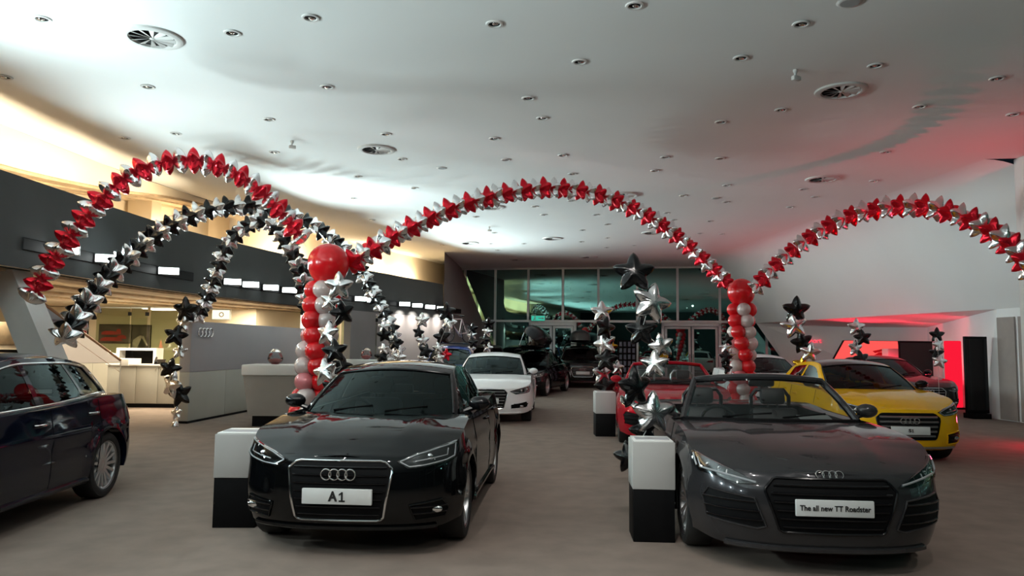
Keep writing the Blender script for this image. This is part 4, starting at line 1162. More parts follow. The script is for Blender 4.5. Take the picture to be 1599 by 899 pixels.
def arch(name, label, ctrl, Y0, Y1, cols, size, gap):
    n = len(ctrl); cum = [0]
    for i in range(1, n): cum.append(cum[-1] + math.dist(ctrl[i], ctrl[i - 1]))
    pts = [atY(x, y, Y0 + (Y1 - Y0) * cum[i] / cum[-1]) for i, (x, y) in enumerate(ctrl)]
    cv = catmull(pts)
    base = Vector((cv[0].x, cv[0].y, 0))
    r = empty(name, base, 0, label, 'balloon arch', 'foil star arches')
    MB().tube([p - base for p in cv[::3]] + [cv[-1] - base], .004, 5).build('string', M['offwhite'], r)
    acc = 0; last = cv[0]; k = 0; nxt = gap * .3
    for i in range(1, len(cv)):
        seg = (cv[i] - cv[i - 1]); l = seg.length
        while acc + l >= nxt:
            p = cv[i - 1] + seg * ((nxt - acc) / l); t = seg.normalized()
            q = t.to_track_quat('Y', 'Z') @ Matrix.Rotation(random.uniform(-.18, .18), 3, 'Y').to_quaternion() @ Matrix.Rotation(random.uniform(-.16, .16), 3, 'X').to_quaternion()
            kk = size * random.uniform(.94, 1.06)
            o = link('star_balloon', STAR[cols[k % len(cols)]], r, p - base, q.to_euler(), (kk, kk * 1.0, kk)); k += 1
            nxt += gap
        acc += l
    return r
arch('balloon_arch', 'long arch of red and silver foil stars spanning the middle of the hall', [(548, 412), (575, 393), (605, 375), (650, 351), (700, 328), (760, 309), (830, 296), (880, 295), (930, 303), (985, 324), (1040, 356), (1090, 398), (1140, 447)], 11.2, 16.3, ['red', 'silver'], .225, .215)
arch('balloon_arch', 'arch of red and silver foil stars rising at the left picture edge', [(48, 468), (62, 442), (80, 412), (103, 378), (135, 338), (170, 301), (205, 274), (245, 257), (285, 251), (322, 254), (360, 267), (396, 290), (430, 322), (458, 355), (478, 385)], 9.6, 11.0, ['silver', 'red'], .20, .172)
arch('balloon_arch', 'black and silver foil star arch that starts behind the navy car', [(100, 528), (125, 490), (152, 452), (180, 420), (215, 388), (250, 362), (290, 340), (330, 327), (370, 322), (405, 323), (445, 333), (485, 350), (520, 374), (550, 402), (572, 438), (592, 473), (608, 505), (622, 552)], 10.0, 19.5, ['silver', 'black'], .235, .25)
arch('balloon_arch', 'smaller black and silver foil star arch beside the grey partition', [(306, 498), (318, 478), (332, 445), (343, 412), (357, 381), (378, 358), (402, 346), (425, 352), (444, 374), (458, 398), (469, 425), (477, 455), (483, 492)], 14.6, 11.6, ['silver', 'black', 'silver', 'black'], .19, .20)
arch('balloon_arch', 'arch of red and silver foil stars in front of the white leaning wall', [(1178, 452), (1210, 416), (1250, 382), (1290, 356), (1335, 335), (1380, 325), (1425, 322), (1470, 328), (1515, 343), (1550, 362), (1585, 388), (1620, 425)], 16.2, 10.2, ['silver', 'red'], .235, .25)

BALL = {}
def ball_me(key, m):
    b = MB(); prof = [(1e-4, 1.0)] + [(math.sin(PI * i / 12) * (1 - .05 * (i / 12)), math.cos(PI * i / 12) * (1 if i < 7 else 1.1)) for i in range(1, 12)] + [(.05, -1.12), (.09, -1.2), (1e-4, -1.2)]
    b.lathe(prof, 20); return b.me('balloon_' + key, m, angle=80)
for k in ('redlatex', 'pearl', 'pinkpearl'): BALL[k] = ball_me(k, M[k])
def balloon_column(label, px, py_top, Y, top_r, r, spacing, bx=None, seed=1):
    top = atY(px, py_top, Y); rnd = random.Random(seed)
    base = Vector((top.x, Y, 0)); lean = 0.
    if bx is not None: lean = bx
    R = empty('balloon_column', base, 0, label, 'balloon column', 'balloon columns')
    zc = top.z - top_r
    MB().tube([(lean, 0, .02), (0, 0, zc)], .015).build('pole', M['offwhite'], R)
    MB().lathe([(.001, .03), (.24, .03), (.25, .015), (.25, 0)], 24).build('base_plate', M['white'], R, loc=(lean, 0, 0))
    link('top_balloon', BALL['redlatex'], R, (0, 0, zc), None, (top_r * 1.0, top_r, top_r * .97))
    z = .2; lay = 0; ztop = zc - top_r - r * .55
    n = int((ztop - z) / spacing)
    for i in range(n + 1):
        z = ztop - i * spacing; rot = i * .42; xx = lean * (1 - z / zc)
        for q in range(4):
            a = rot + q * PI / 2; col = ('redlatex', 'pinkpearl' if i % 3 == 0 else 'pearl', 'redlatex', 'pearl')[q]
            k = r * rnd.uniform(.92, 1.06)
            d = Vector((math.cos(a), math.sin(a), 0))
            o = link('balloon', BALL[col], R, Vector((xx, 0, z)) + d * r * 1.05, None, (k, k, k * .98))
            o.rotation_euler = d.to_track_quat('Z', 'Y').to_euler()
    return R
balloon_column('red and pearl balloon column behind the black hatchback, largest top ball', 514, 379, 11.0, .315, .15, .225, -.28, 1)
balloon_column('red and pearl balloon column behind the grey roadster, between two red arches', 1157, 434, 16.5, .31, .165, .25, 0., 2)

def star_column(label, Y, items, seed=0, base_px=None):
    rnd = random.Random(seed)
    pts = [atY(x, y, Y) for x, y, s, c in items]
    bx = sum(p.x for p in pts) / len(pts) if base_px is None else atY(base_px, 600, Y).x
    base = Vector((bx, Y, 0))
    r = empty('star_bouquet', base, 0, label, 'balloons', 'foil star bouquets')
    MB().lathe([(.001, .10), (.03, .10), (.07, .05), (.075, 0), (.001, 0)], 12).build('weight', M['silverfoil'], r)
    MB().tube([Vector((0, 0, .08))] + [p - base for p in sorted(pts, key=lambda p: p.z)], .004, 5).build('string', M['offwhite'], r)
    for i, ((x, y, s, c), p) in enumerate(zip(items, pts)):
        k = s / 2 / FPX * Y * 1.06
        yaw = rnd.uniform(-.6, .6) if i else rnd.uniform(-.15, .15)
        o = link('star_balloon', BSTAR[c], r, p - base + Vector((0, rnd.uniform(-.12, .12) * (i > 0), 0)), None, (k, k * .9, k))
        o.rotation_euler = (rnd.uniform(-.35, .25), rnd.uniform(-.3, .3) if i else 0, yaw)
    return r
star_column('black and silver star bouquet standing at the left end of the grey partition', 14.1, [(290, 484, 42, 'black'), (287, 505, 30, 'silver'), (278, 524, 36, 'black'), (278, 549, 26, 'silver'), (268, 575, 34, 'black'), (273, 600, 44, 'silver'), (284, 615, 40, 'black'), (276, 645, 22, 'silver')], 1, 276)
star_column('star bouquet in front of the balloon column behind the black hatchback', 10.0, [(529, 447, 46, 'silver'), (533, 488, 42, 'black'), (513, 470, 34, 'silver'), (512, 520, 42, 'silver'), (526, 548, 40, 'black'), (533, 572, 34, 'black'), (506, 580, 46, 'silver'), (520, 606, 34, 'black')], 5, 520)
star_column('tall bouquet topped by the largest black star, beside the grey roadster', 6.8, [(990, 426, 66, 'black'), (1014, 474, 66, 'silver'), (1002, 516, 50, 'black'), (1030, 540, 40, 'silver'), (1019, 568, 44, 'silver'), (1034, 560, 24, 'gold'), (988, 604, 66, 'black'), (1018, 644, 68, 'silver'), (1008, 674, 48, 'black'), (984, 716, 50, 'black')], 8, 1000)
star_column('silver-topped star bouquet behind the small podium near the red roadster', 14.2, [(940, 487, 36, 'silver'), (944, 512, 36, 'black'), (945, 537, 38, 'silver'), (955, 541, 20, 'gold'), (946, 562, 38, 'black'), (941, 582, 38, 'silver'), (963, 574, 24, 'silver'), (946, 604, 38, 'black')], 9, 946)
star_column('black-topped star bouquet between the roadster and the yellow hatchback', 15.3, [(1243, 484, 44, 'black'), (1240, 508, 42, 'silver'), (1253, 534, 36, 'black'), (1262, 550, 32, 'silver'), (1258, 571, 34, 'gold'), (1260, 590, 30, 'black')], 11, 1256)
star_column('silver-topped star bouquet in front of the red light box', 16.6, [(1337, 511, 28, 'silver'), (1343, 527, 26, 'black'), (1337, 543, 28, 'silver'), (1342, 560, 28, 'black')], 12)
star_column('small black-topped star bouquet before the large black screen in the bay', 16.0, [(1463, 523, 24, 'black'), (1462, 538, 24, 'silver'), (1465, 551, 22, 'black'), (1465, 564, 22, 'silver')], 13)
star_column('silver-topped star bouquet against the dark wall behind the black hatchback', 19.8, [(659, 500, 24, 'silver'), (654, 519, 20, 'black'), (660, 532, 22, 'silver'), (665, 548, 24, 'black'), (662, 560, 20, 'silver')], 14)
star_column('black-topped star bouquet just left of the bicycle', 19.6, [(697, 487, 30, 'black'), (701, 503, 26, 'silver'), (690, 526, 28, 'black'), (684, 543, 20, 'silver'), (696, 554, 20, 'red'), (685, 560, 22, 'silver')], 15, 690)
star_column('small black-topped bouquet between the bicycle and the back windows', 25.2, [(738, 513, 18, 'black'), (737, 524, 17, 'silver'), (739, 535, 17, 'black'), (736, 545, 16, 'silver')], 16)
star_column('small bouquet standing at the slanted edge of the dark wall', 24.8, [(763, 505, 20, 'black'), (761, 518, 18, 'silver'), (757, 531, 20, 'black'), (762, 543, 18, 'silver')], 17, 752)
star_column('low star bouquet at the foot of the right balloon column', 16.0, [(1136, 530, 20, 'black'), (1133, 543, 20, 'silver'), (1132, 558, 22, 'black'), (1141, 553, 18, 'silver'), (1135, 575, 22, 'black'), (1138, 585, 20, 'silver')], 18)
star_column('cluster of stars at the foot of the long black and silver arch', 18.0, [(600, 510, 20, 'silver'), (600, 523, 24, 'black'), (617, 535, 24, 'black'), (600, 545, 20, 'silver'), (597, 556, 24, 'black'), (604, 562, 22, 'silver'), (624, 558, 24, 'silver')], 19, 608)

# ------------------------------------------------------------------ podiums
def podium(label, x0, x1, Y, dep, zs, ztop, rz=0.):
    r = empty('podium', ((x0 + x1) / 2, Y + dep / 2, 0), rz, label, 'podium', 'display podiums')
    w2 = (x1 - x0) / 2; d2 = dep / 2
    b = MB(); b.box((-w2 * .97, -d2 * .97, 0), (w2 * .97, d2 * .97, zs), .004); b.build('plinth', M['black'], r)
    b = MB(); b.box((-w2, -d2, zs), (w2, d2, ztop), .006); bx = b.build('cube', M['podwhite'], r)
    b = MB(); b.box((-w2 * .92, -d2 * .92, ztop), (w2 * .92, d2 * .92, ztop + .012), .003); tp = b.build('info_panel', M['white'], r)
    b = MB(); b.box((-w2 * .8, -d2 * .55, ztop + .012), (w2 * .8, d2 * .2, ztop + .016)); b.build('info_print', M['gpanel'], tp, smooth=False)
    return r
podium('white cube podium on a black plinth left of the black hatchback', -2.55, -2.18, 6.45, .40, .42, .79, .04)
podium('white cube podium on a black plinth beside the grey roadster', 1.01, 1.355, 6.12, .36, .42, .80, -.06)
podium('small far podium of a white cube on a black plinth beside the red roadster', 1.50, 1.86, 13.2, .40, .40, .77)
# info card on the roadster dashboard
b = MB(); b.box((-.15, -.1, 0), (.15, .1, .004)); ip = atY(1276, 656, 6.75)
o = b.build('info_card', M['plate'], loc=ip, rot=(.35, 0, .1), smooth=False); tag(o, 'white paper card lying behind the windscreen of the grey roadster', 'card')

# ------------------------------------------------------------------ roof boxes, bars and bicycle
def roof_bars(root_loc, rz, z, ss, hw, label):
    r = empty('roof_bars', (root_loc[0], root_loc[1], z), rz, label, 'roof bars', 'roof racks')
    for s in ss:
        MB().tube([(-hw, s, -.09), (-hw + .02, s, .0), (-hw + .08, s, .04), (hw - .08, s, .04), (hw - .02, s, .0), (hw, s, -.09)], .018).build('bar', M['blackg'], r)
    return r
def shell(open_ang=None, L=2.0, W=.85, h=.36):
    def prof(n, top):
        rows = []
        for i in range(21):
            t = -1 + 2 * i / 20; sc = (1 - abs(t)**3.2)**.5 if abs(t) < 1 else 0
            row = []
            for k in range(13):
                a = PI * k / 12
                row.append((math.cos(a) * W / 2 * (.35 + .65 * sc), t * L / 2, (math.sin(a)**.6) * top * (sc * (1 - .25 * t))))
            rows.append(row)
        return rows
    return prof
fw = Vector((math.sin(math.radians(-17)), -math.cos(math.radians(-17)), 0))
c5 = Vector((.06, 23.2, 0)) - fw * 2.55
roof_bars(c5, math.radians(-17), 1.43, (-.55, .35), .56, 'black roof bars carrying the open roof box on the black saloon')
r = empty('roof_box', (c5.x, c5.y, 1.49), math.radians(-17), 'black roof box with its lid raised on the black saloon', 'roof box', 'roof boxes')
pf = shell()
b = MB(); b.grid([[Vector((p[0], p[1], -p[2] * .35 + .12)) for p in row] for row in pf(0, .36)]); b.build('box_base', M['blackg'], r, angle=60)
lid = MB(); mt = Matrix.Translation((.43, 0, .13)) @ Matrix.Rotation(math.radians(38), 4, 'Y') @ Matrix.Translation((-.43, 0, 0))
lid.grid([[mt @ Vector((p[0], p[1], p[2])) for p in row] for row in pf(0, .34)]); lid.build('box_lid', M['blackg'], r, angle=60)
for yy_ in (-.6, .6): MB().tube([(-.38, yy_, .12), mt @ Vector((-.36, yy_, .03))], .01).build('lid_strut', M['satin'], r)
t = empty('teddy_bear', (c5.x - .05, c5.y - .25, 1.50), math.radians(-10), 'dark soft toy sitting inside the open roof box', 'toy')
b = MB(); b.sphere((0, 0, .15), .12, sc=(1, .85, 1.1)); b.sphere((0, -.02, .33), .085); b.sphere((-.07, -.01, .40), .032); b.sphere((.07, -.01, .40), .032); b.build('body', mat('dark plush', (.05, .03, .02), .9, bump=.4, bscale=90), t)
for sx in (-1, 1):
    MB().tube([(sx * .1, -.02, .22), (sx * .17, -.08, .13)], .04).build('arm', mat('dark plush arm', (.05, .03, .02), .9), t); MB().tube([(sx * .07, -.05, .06), (sx * .11, -.2, .05)], .045).build('leg', mat('dark plush leg', (.05, .03, .02), .9), t)
MB().sphere((0, -.10, .31), .035, sc=(1, .8, .8)).build('muzzle', mat('pale plush', (.35, .28, .2), .9), t)
q5 = Vector((2.72, 28.2, 0)) + Vector((.12, 2.55, 0))
roof_bars(q5, math.radians(-3), 1.66, (-.6, .4), .6, 'black roof bars carrying the closed roof box on the off-road car')
r = empty('roof_box', (q5.x, q5.y, 1.74), math.radians(-3), 'closed dark grey roof box on the off-road car', 'roof box', 'roof boxes')
b = MB(); b.grid([[Vector((p[0], p[1], -p[2] * .3 + .10)) for p in row] for row in pf(0, .36)]); b.build('box_base', M['blackg'], r, angle=60)
b = MB(); b.grid([[Vector((p[0], p[1], p[2] * 1.1 + .105)) for p in row] for row in pf(0, .36)]); b.build('box_lid', mat('dark grey plastic', (.05, .052, .055), .35, var=.1), r, angle=60)
# bicycle
bk = Vector((-1.74, 22.5, 0))
roof_bars(bk, math.radians(3), 1.60, (-.45, .35), .52, 'pale roof bars under the bicycle on the blue hatchback')
r = empty('bicycle', (bk.x + .12, bk.y, 1.66), math.radians(-28), 'pale bicycle with black wheels standing on the blue hatchback roof', 'bicycle')
Rw = .30
for y in (-.5, .5):
    mt = Matrix.Translation((0, y, Rw)) @ Matrix.Rotation(PI / 2, 4, 'Y')
    o = MB().torus(Rw - .015, .017, 36, 6, mt).build('wheel', M['rubber'], r)
    sp = MB(); 
    for k in range(16):
        a = 2 * PI * k / 16; sp.tube([(0, y, Rw), (0, y + (Rw - .02) * math.cos(a), Rw + (Rw - .02) * math.sin(a))], .0025, 4)
    sp.build('spokes', M['satin'], o)
    MB().lathe([(.02, -.04), (.02, .04)], 10, 'X', Matrix.Translation((0, y, Rw)), True).build('hub', M['satin'], o)
fm = mat('pale pink bicycle paint', (.62, .5, .5), .3, coat=.5)
b = MB(); bb = (0, .06, .27); st = (0, .2, .72); hd = (0, -.36, .70); hb_ = (0, -.38, .60)
for a_, c_ in ((bb, st), (st, hd), (bb, hb_), (bb, (0, .5, Rw)), (st, (0, .5, Rw))): b.tube([a_, c_], .018)
b.build('frame', fm, r)
MB().tube([(0, -.34, .78), (0, -.38, .60), (0, -.5, Rw)], .015).build('fork', fm, r)
MB().tube([(-.26, -.30, .82), (-.1, -.36, .83), (.1, -.36, .83), (.26, -.30, .82)], .012).build('handlebar', M['blackg'], r)
b = MB(); b.tube([st, (0, .23, .80)], .012); b.sphere((0, .22, .82), .12, sc=(.5, 1, .25)); b.build('saddle', M['blackg'], r)
b = MB(); b.torus(.08, .008, 20, 6, Matrix.Translation((.03, .06, .27)) @ Matrix.Rotation(PI / 2, 4, 'Y')); b.tube([(.04, .06, .27), (.04, .16, .16)], .01); b.tube([(-.04, .06, .27), (-.04, -.04, .38)], .01); b.build('crankset', M['satin'], r)

# ------------------------------------------------------------------ left side: partition, counters, cabinets, office
pa = Vector((-6.28, 14.55, 0)); pb = Vector((-5.75, 20.6, 0)); pd = (pb - pa); plen = pd.length; pang = math.atan2(pd.y, pd.x)
r = empty('partition', pa, pang, 'long grey lilac partition wall carrying the four chrome rings', 'partition')
b = MB(); b.box((0, 0, 1.0), (plen, .22, 2.0), .006); b.build('upper_panel', M['gpanel'], r)
for i in range(4):
    b = MB(); x0 = plen * i / 4; x1 = plen * (i + 1) / 4; b.box((x0 + .004, .005, .05), (x1 - .004, .215, .994), .004); b.build('panel', M['olive'], r)
b = MB(); b.box((.02, .02, 0), (plen - .02, .2, .05)); b.build('plinth', M['black'], r, smooth=False)
b = MB(); R4 = .098
for i in range(4): b.torus(R4 - .014, .014, 28, 8, Matrix.Translation((.28 + i * R4 * 1.44, -.035, 1.78)) @ Matrix.Rotation(PI / 2, 4, 'X'))
b.build('ring_emblem', M['chrome'], r)['label'] = 'four interlocked chrome rings'

def counter(label, x0, x1, Y, dep, zt, rz=0.):
    r = empty('reception_counter', ((x0 + x1) / 2, Y + dep / 2, 0), rz, label, 'counter', 'reception counters')
    w2 = (x1 - x0) / 2; d2 = dep / 2
    b = MB(); b.box((-w2, -d2, zt - .20), (w2, d2, zt), .02); b.build('worktop', M['white'], r)
    b = MB(); lo = [(-w2 * .88, -d2 * .7), (w2 * .88, -d2 * .7), (w2 * .88, d2 * .7), (-w2 * .88, d2 * .7)]; hi = [(-w2 * .97, -d2 * .93), (w2 * .97, -d2 * .93), (w2 * .97, d2 * .93), (-w2 * .97, d2 * .93)]
    b.add([(x, y, .2) for x, y in lo] + [(x, y, zt - .2) for x, y in hi], [(3, 2, 1, 0), (4, 5, 6, 7), (0, 1, 5, 4), (1, 2, 6, 5), (2, 3, 7, 6), (3, 0, 4, 7)])
    b.build('body', mat('taupe counter front', (.36, .335, .30), .55, var=.02), r, smooth=False)
    b = MB(); b.box((-w2 * .8, -d2 * .62, 0), (w2 * .8, d2 * .62, .2)); b.build('plinth', M['black'], r, smooth=False)
    return r
counter('white-topped reception counter on a black plinth before the grey partition', -5.12, -3.25, 14.1, .9, 1.17, .03)
counter('farther white-topped reception counter seen above the black hatchback roof', -4.6, -2.85, 18.6, .8, 1.19, -.12)
def bowl(label, x, y, z, k):
    r = empty('sweet_jar', (x, y, z), 0, label, 'jar', 'glass sweet jars'); r.scale = (k, k, k)
    MB().lathe([(.001, .004), (.07, .004), (.13, .05), (.15, .11), (.13, .18), (.11, .22), (.12, .24)], 24).build('glass_bowl', M['lens'], r)
    MB().lathe([(.001, .01), (.065, .012), (.12, .055), (.135, .10), (.001, .12)], 20).build('sweets', M['candy'], r)
    MB().lathe([(.001, .30), (.05, .29), (.1, .255), (.12, .245)], 20).build('lid', M['lens'], r)
bp = atY(430, 560, 14.5); bowl('large round glass jar with red sweets on the near reception counter', bp.x, 14.5, 1.17, 1.0)
bp = atY(572, 556, 19.0); bowl('round glass jar with red sweets on the farther reception counter', bp.x, 19.0, 1.19, 1.0)

# cabinets with a continuous worktop
cx0, cx1, cy = -11.2, -8.0, 18.0
r = empty('office_cabinet', (cx0, cy, 0), 0, 'row of pale olive office cabinets behind the navy car', 'cabinet')
b = MB(); b.box((0, .02, .1), (cx1 - cx0, .55, 1.0)); b.build('carcass', M['olive'], r, smooth=False)
b = MB(); b.box((.02, .06, 0), (cx1 - cx0 - .02, .5, .1)); b.build('plinth', M['black'], r, smooth=False)
for i in range(6):
    x0 = (cx1 - cx0) * i / 6; x1 = (cx1 - cx0) * (i + 1) / 6
    b = MB(); b.box((x0 + .006, 0, .11), (x1 - .006, .02, .99), .003); d = b.build('door', M['olive'], r)
    kx = x1 - .06 if i % 2 == 0 else x0 + .06
    MB().lathe([(.001, -.03), (.014, -.03), (.012, 0)], 10, mtx=Matrix.Translation((kx, 0, .93)) @ Matrix.Rotation(-PI / 2, 4, 'X') @ Matrix.Translation((0, 0, 0))).build('knob', M['chrome'], d)
b = MB(); b.box((cx0 - .05, cy - .03, 1.0), (cx0 + 1.95, cy + .6, 1.17), .008); o = b.build('worktop', M['white']); tag(o, 'raised white worktop with the small festive trees behind the navy car', 'worktop')
b = MB(); b.box((cx0 + 1.96, cy - .03, 1.0), (cx1 + .05, cy + .6, 1.04), .006); o = b.build('worktop', M['white']); tag(o, 'lower white worktop with the desk telephone beside the partition', 'worktop')
def cone_tree(name, label, px, k, m, hat=False):
    p = atY(px, 560, cy + .25)
    r = empty(name, (p.x, cy + .25, 1.17), 0, label, 'decoration'); r.scale = (k, k, k)
    if hat:
        MB().lathe([(.001, .0), (.16, .0), (.17, .05), (.10, .26), (.05, .36)], 16).build('body', m, r); MB().lathe([(.09, .30), (.06, .40), (.03, .55), (.001, .68)], 14).build('hat', m, r); MB().sphere((0, 0, .3), .075).build('head', mat('pale felt', (.6, .42, .38), .8), r)
    else:
        MB().lathe([(.02, 0), (.02, .08)], 8).build('trunk', M['woodd'], r)
        for i in range(4): MB().lathe([(.17 - i * .038, .07 + i * .13), (.05 - i * .01, .22 + i * .13), (.001, .26 + i * .13)], 14).build('tier', m, r)
cone_tree('gnome_figure', 'red felt gnome with a pointed hat on the white worktop', 121, .75, M['red'], True)
cone_tree('tinsel_tree', 'small silver tinsel tree next to the red gnome', 138, .80, M['tree'])
p = atY(165, 553, cy + .3); b = MB()
for i in range(9):
    a = i * .7; b.tube([(math.cos(a) * .22, math.sin(a) * .1, .02), (math.cos(a + 1) * .12, 0, .14), (math.cos(a + 2.2) * .26, math.sin(a + 2) * .1, .05)], .03, 6)
o = b.build('tinsel_heap', M['tree'], loc=(p.x, cy + .3, 1.19)); tag(o, 'loose heap of silver tinsel on the white worktop', 'decoration')
p = atY(250, 560, cy + .2)
r = empty('desk_telephone', (p.x, cy + .2, 1.04), .3, 'black desk telephone on the lower worktop', 'telephone')
b = MB(); b.add([(-.12, -.1, 0), (.12, -.1, 0), (.12, .1, 0), (-.12, .1, 0), (-.12, -.1, .03), (.12, -.1, .03), (.12, .1, .12), (-.12, .1, .12)], [(3, 2, 1, 0), (4, 5, 6, 7), (0, 1, 5, 4), (1, 2, 6, 5), (2, 3, 7, 6), (3, 0, 4, 7)]); b.build('base', M['blackg'], r, smooth=False)
MB().tube([(-.09, -.1, .06), (-.09, -.08, .09), (-.09, .06, .16), (-.09, .09, .15)], .025).build('handset', M['blackg'], r)
# tray shelf
p = atY(219, 548, 19.6); r = empty('desk_shelf', (p.x, 19.6, 0), 0, 'white open desk shelf below the dark photograph', 'shelf')
for x in (-.48, .48): MB().box((x - .04, -.2, 0), (x + .04, .2, 1.36)).build('side_panel', M['white'], r, smooth=False)
MB().box((-.52, -.2, 1.36), (.52, .2, 1.42)).build('top', M['white'], r, smooth=False); MB().box((-.44, .1, .9), (.44, .14, 1.36)).build('back_panel', M['black'], r, smooth=False)

# posters on the office wall (nodes paint the print)
def poster(name, label, x0, y0, x1, y1, m):
    a = atY(x0, y0, 21.95); c = atY(x1, y1, 21.95)
    b = MB(); b.box((a.x, 21.95, c.z), (c.x, 21.99, a.z)); o = b.build(name, M['black'], smooth=False); tag(o, label, 'poster', 'office posters')
    b = MB(); b.box((a.x + .02, 21.94, c.z + .02), (c.x - .02, 21.95, a.z - .02)); b.build('print', m, o, smooth=False)
    return o, a, c
o, a, c = poster('poster', 'wide poster with red cars on the office wall', 155, 506, 204, 536, M['poster_bw'])
b = MB(); 
for (fx, fz, w_, h_) in ((.34, .55, .52, .2), (.62, .62, .16, .28), (.4, .22, .7, .2), (.72, .34, .3, .2)):
    x = a.x + (c.x - a.x) * fx; z = c.z + (a.z - c.z) * fz; ww = (c.x - a.x) * w_ / 2; hh = (a.z - c.z) * h_ / 2
    b.prism([(x - ww, 21.938, z - hh), (x + ww, 21.938, z - hh), (x + ww * .8, 21.938, z + hh * .5), (x + ww * .4, 21.938, z + hh), (x - ww * .5, 21.938, z + hh), (x - ww * .9, 21.938, z + hh * .4)], (0, -.004, 0))
b.build('red_car_print', M['red'], o, smooth=False)
o, a, c = poster('poster', 'tall dark photograph with a pale road on the office wall', 206, 507, 234, 550, M['poster_bw'])
b = MB(); cx_ = (a.x + c.x) / 2; h = a.z - c.z
b.prism([(cx_ - .25, 21.938, c.z + .06), (cx_ - .12, 21.938, c.z + .06), (cx_ + .05, 21.938, c.z + h * .6), (cx_ - .02, 21.938, c.z + h * .62), (cx_ - .22, 21.938, c.z + h * .45)], (0, -.004, 0)); b.prism([(cx_ + .08, 21.938, c.z + h * .6), (cx_ + .22, 21.938, c.z + h * .25), (cx_ + .18, 21.938, c.z + h * .25), (cx_ + .02, 21.938, c.z + h * .55)], (0, -.004, 0))
b.build('road_print', mat('pale print', (.5, .42, .38), .5, var=.4, vscale=5), o, smooth=False)
o, a, c = poster('poster', 'small red and white poster beside the stair handrail', 126, 493, 136, 537, M['offwhite'])
b = MB(); b.box((a.x + .03, 21.934, c.z + .05), (c.x - .03, 21.94, c.z + .45)); b.build('red_print', M['poster_red'], o, smooth=False)
# glazed office screens
for n, (x0, x1, Y) in enumerate(((152, 205, 20.4), (206, 232, 20.4), (236, 292, 20.4), (470, 532, 23.6), (534, 590, 23.6))):
    a = atY(x0, 470, Y); c = atY(x1, 470, Y)
    lb = ('glass office screen before the red car poster', 'narrow glass office screen before the dark photograph', 'glass office screen behind the tall star bouquet', 'glass screen behind the red and pearl balloon column', 'glass screen ending at the dark full-height wall')[n]
    r = empty('glass_screen', (a.x, Y, 0), 0, lb, 'glass screen', 'office glass screens'); w_ = c.x - a.x
    MB().box((.01, -.006, .03), (w_ - .01, .006, 2.5)).build('pane', M['officeglass'], r, smooth=False)
    b = MB(); b.box((0, -.02, 0), (w_, .02, .03)); b.box((0, -.02, 2.5), (w_, .02, 2.54)); b.build('rail', M['alu'], r, smooth=False)
    MB().box((w_ - .06, -.03, 2.3), (w_ + .02, .03, 2.4)).build('hinge', M['black'], r, smooth=False)
# lit sign on the office side wall, wall lamp, bright wall strip with a glowing face
a = atY(345, 491, 21.6); b = MB(); b.box((-.28, 0, -.16), (.28, .08, .16), .01); o = b.build('wall_sign', M['alu'], loc=(a.x, 21.6, a.z)); tag(o, 'small lit white sign above the grey partition', 'sign'); MB().box((-.25, -.012, -.13), (.25, -.002, .13)).build('sign_face', M['warmsign'], o, smooth=False)
b = MB(); b.torus(.06, .012, 18, 6, Matrix.Translation((.02, -.015, 0)) @ Matrix.Rotation(PI / 2, 4, 'X')); b.build('symbol', M['ink'], o)
a = atY(370, 482, 21.7); r = empty('wall_lamp', (a.x, 21.75, a.z + .15), 0, 'small warm wall lamp throwing a cone of light above the partition', 'lamp')
MB().lathe([(.05, 0), (.07, -.12), (.06, -.12)], 16).build('shade', M['alu'], r); spot_light('wall_lamp_light', (0, 0, -.05), (0, .12, -1), 60, WARM, 90, .5, .03, r); MB().box((-.02, 0, -.06), (.02, .25, -.02)).build('bracket', M['alu'], r, smooth=False)
a = atY(478, 520, 21.0); b = MB(); b.box((-.18, 0, .02), (.18, .05, 2.45), .01); r = b.build('bright_wall_strip', M['white'], loc=(a.x, 21.0, 0)); tag(r, 'tall bright wall strip with a glowing face behind the red and pearl column', 'wall light'); MB().box((-.16, -.012, .05), (.16, -.002, 2.42)).build('panel_face', emit_mat('warm white panel', (1, .92, .8), 2.2), r, smooth=False)  # bright stretch of wall, its brightness put into a glowing face
# inclined white column at far left
r = MB(); t0 = atY(18, 418, 10.8); b0 = atY(74, 560, 10.8); d = (b0 - t0) / (t0.z - b0.z); bt = b0 + d * b0.z; tt = t0 - d * (ZB - t0.z)
r.prism([(tt.x - .26, 10.6, ZB), (tt.x + .12, 10.6, ZB), (bt.x + .18, 10.6, 0), (bt.x - .26, 10.6, 0)], (0, .45, 0)); o = struct(r.build('trim_20', M['offwhite'], smooth=False))
# stair handrail with glass
h0 = atY(60, 468, 15.0); h1 = atY(188, 562, 17.4); d = h1 - h0
r = empty('stair_balustrade', (h1.x, h1.y, 0), 0, 'sloping brown stair handrail with a glass panel behind the navy car', 'handrail')
o_ = Vector((h1.x, h1.y, 0))
MB().tube([h0 - d * .4 - o_, h1 - o_], .03).build('handrail', M['woodd'], r)
MB().tube([h0 - d * .4 - o_ + Vector((.0, 0, -.28)), h1 - o_ + Vector((0, 0, -.28))], .012).build('lower_rail', M['woodd'], r)
b = MB(); b.prism([h0 - d * .4 - o_ + Vector((0, 0, -.05)), h1 - o_ + Vector((0, 0, -.05)), Vector((0, 0, .15)), Vector((h0.x - h1.x, h0.y - h1.y, .9))], (.012, .012, 0)); b.build('glass_panel', M['officeglass'], r, smooth=False)
MB().tube([Vector((0, 0, 0)), h1 - o_], .022).build('newel_post', M['satin'], r)
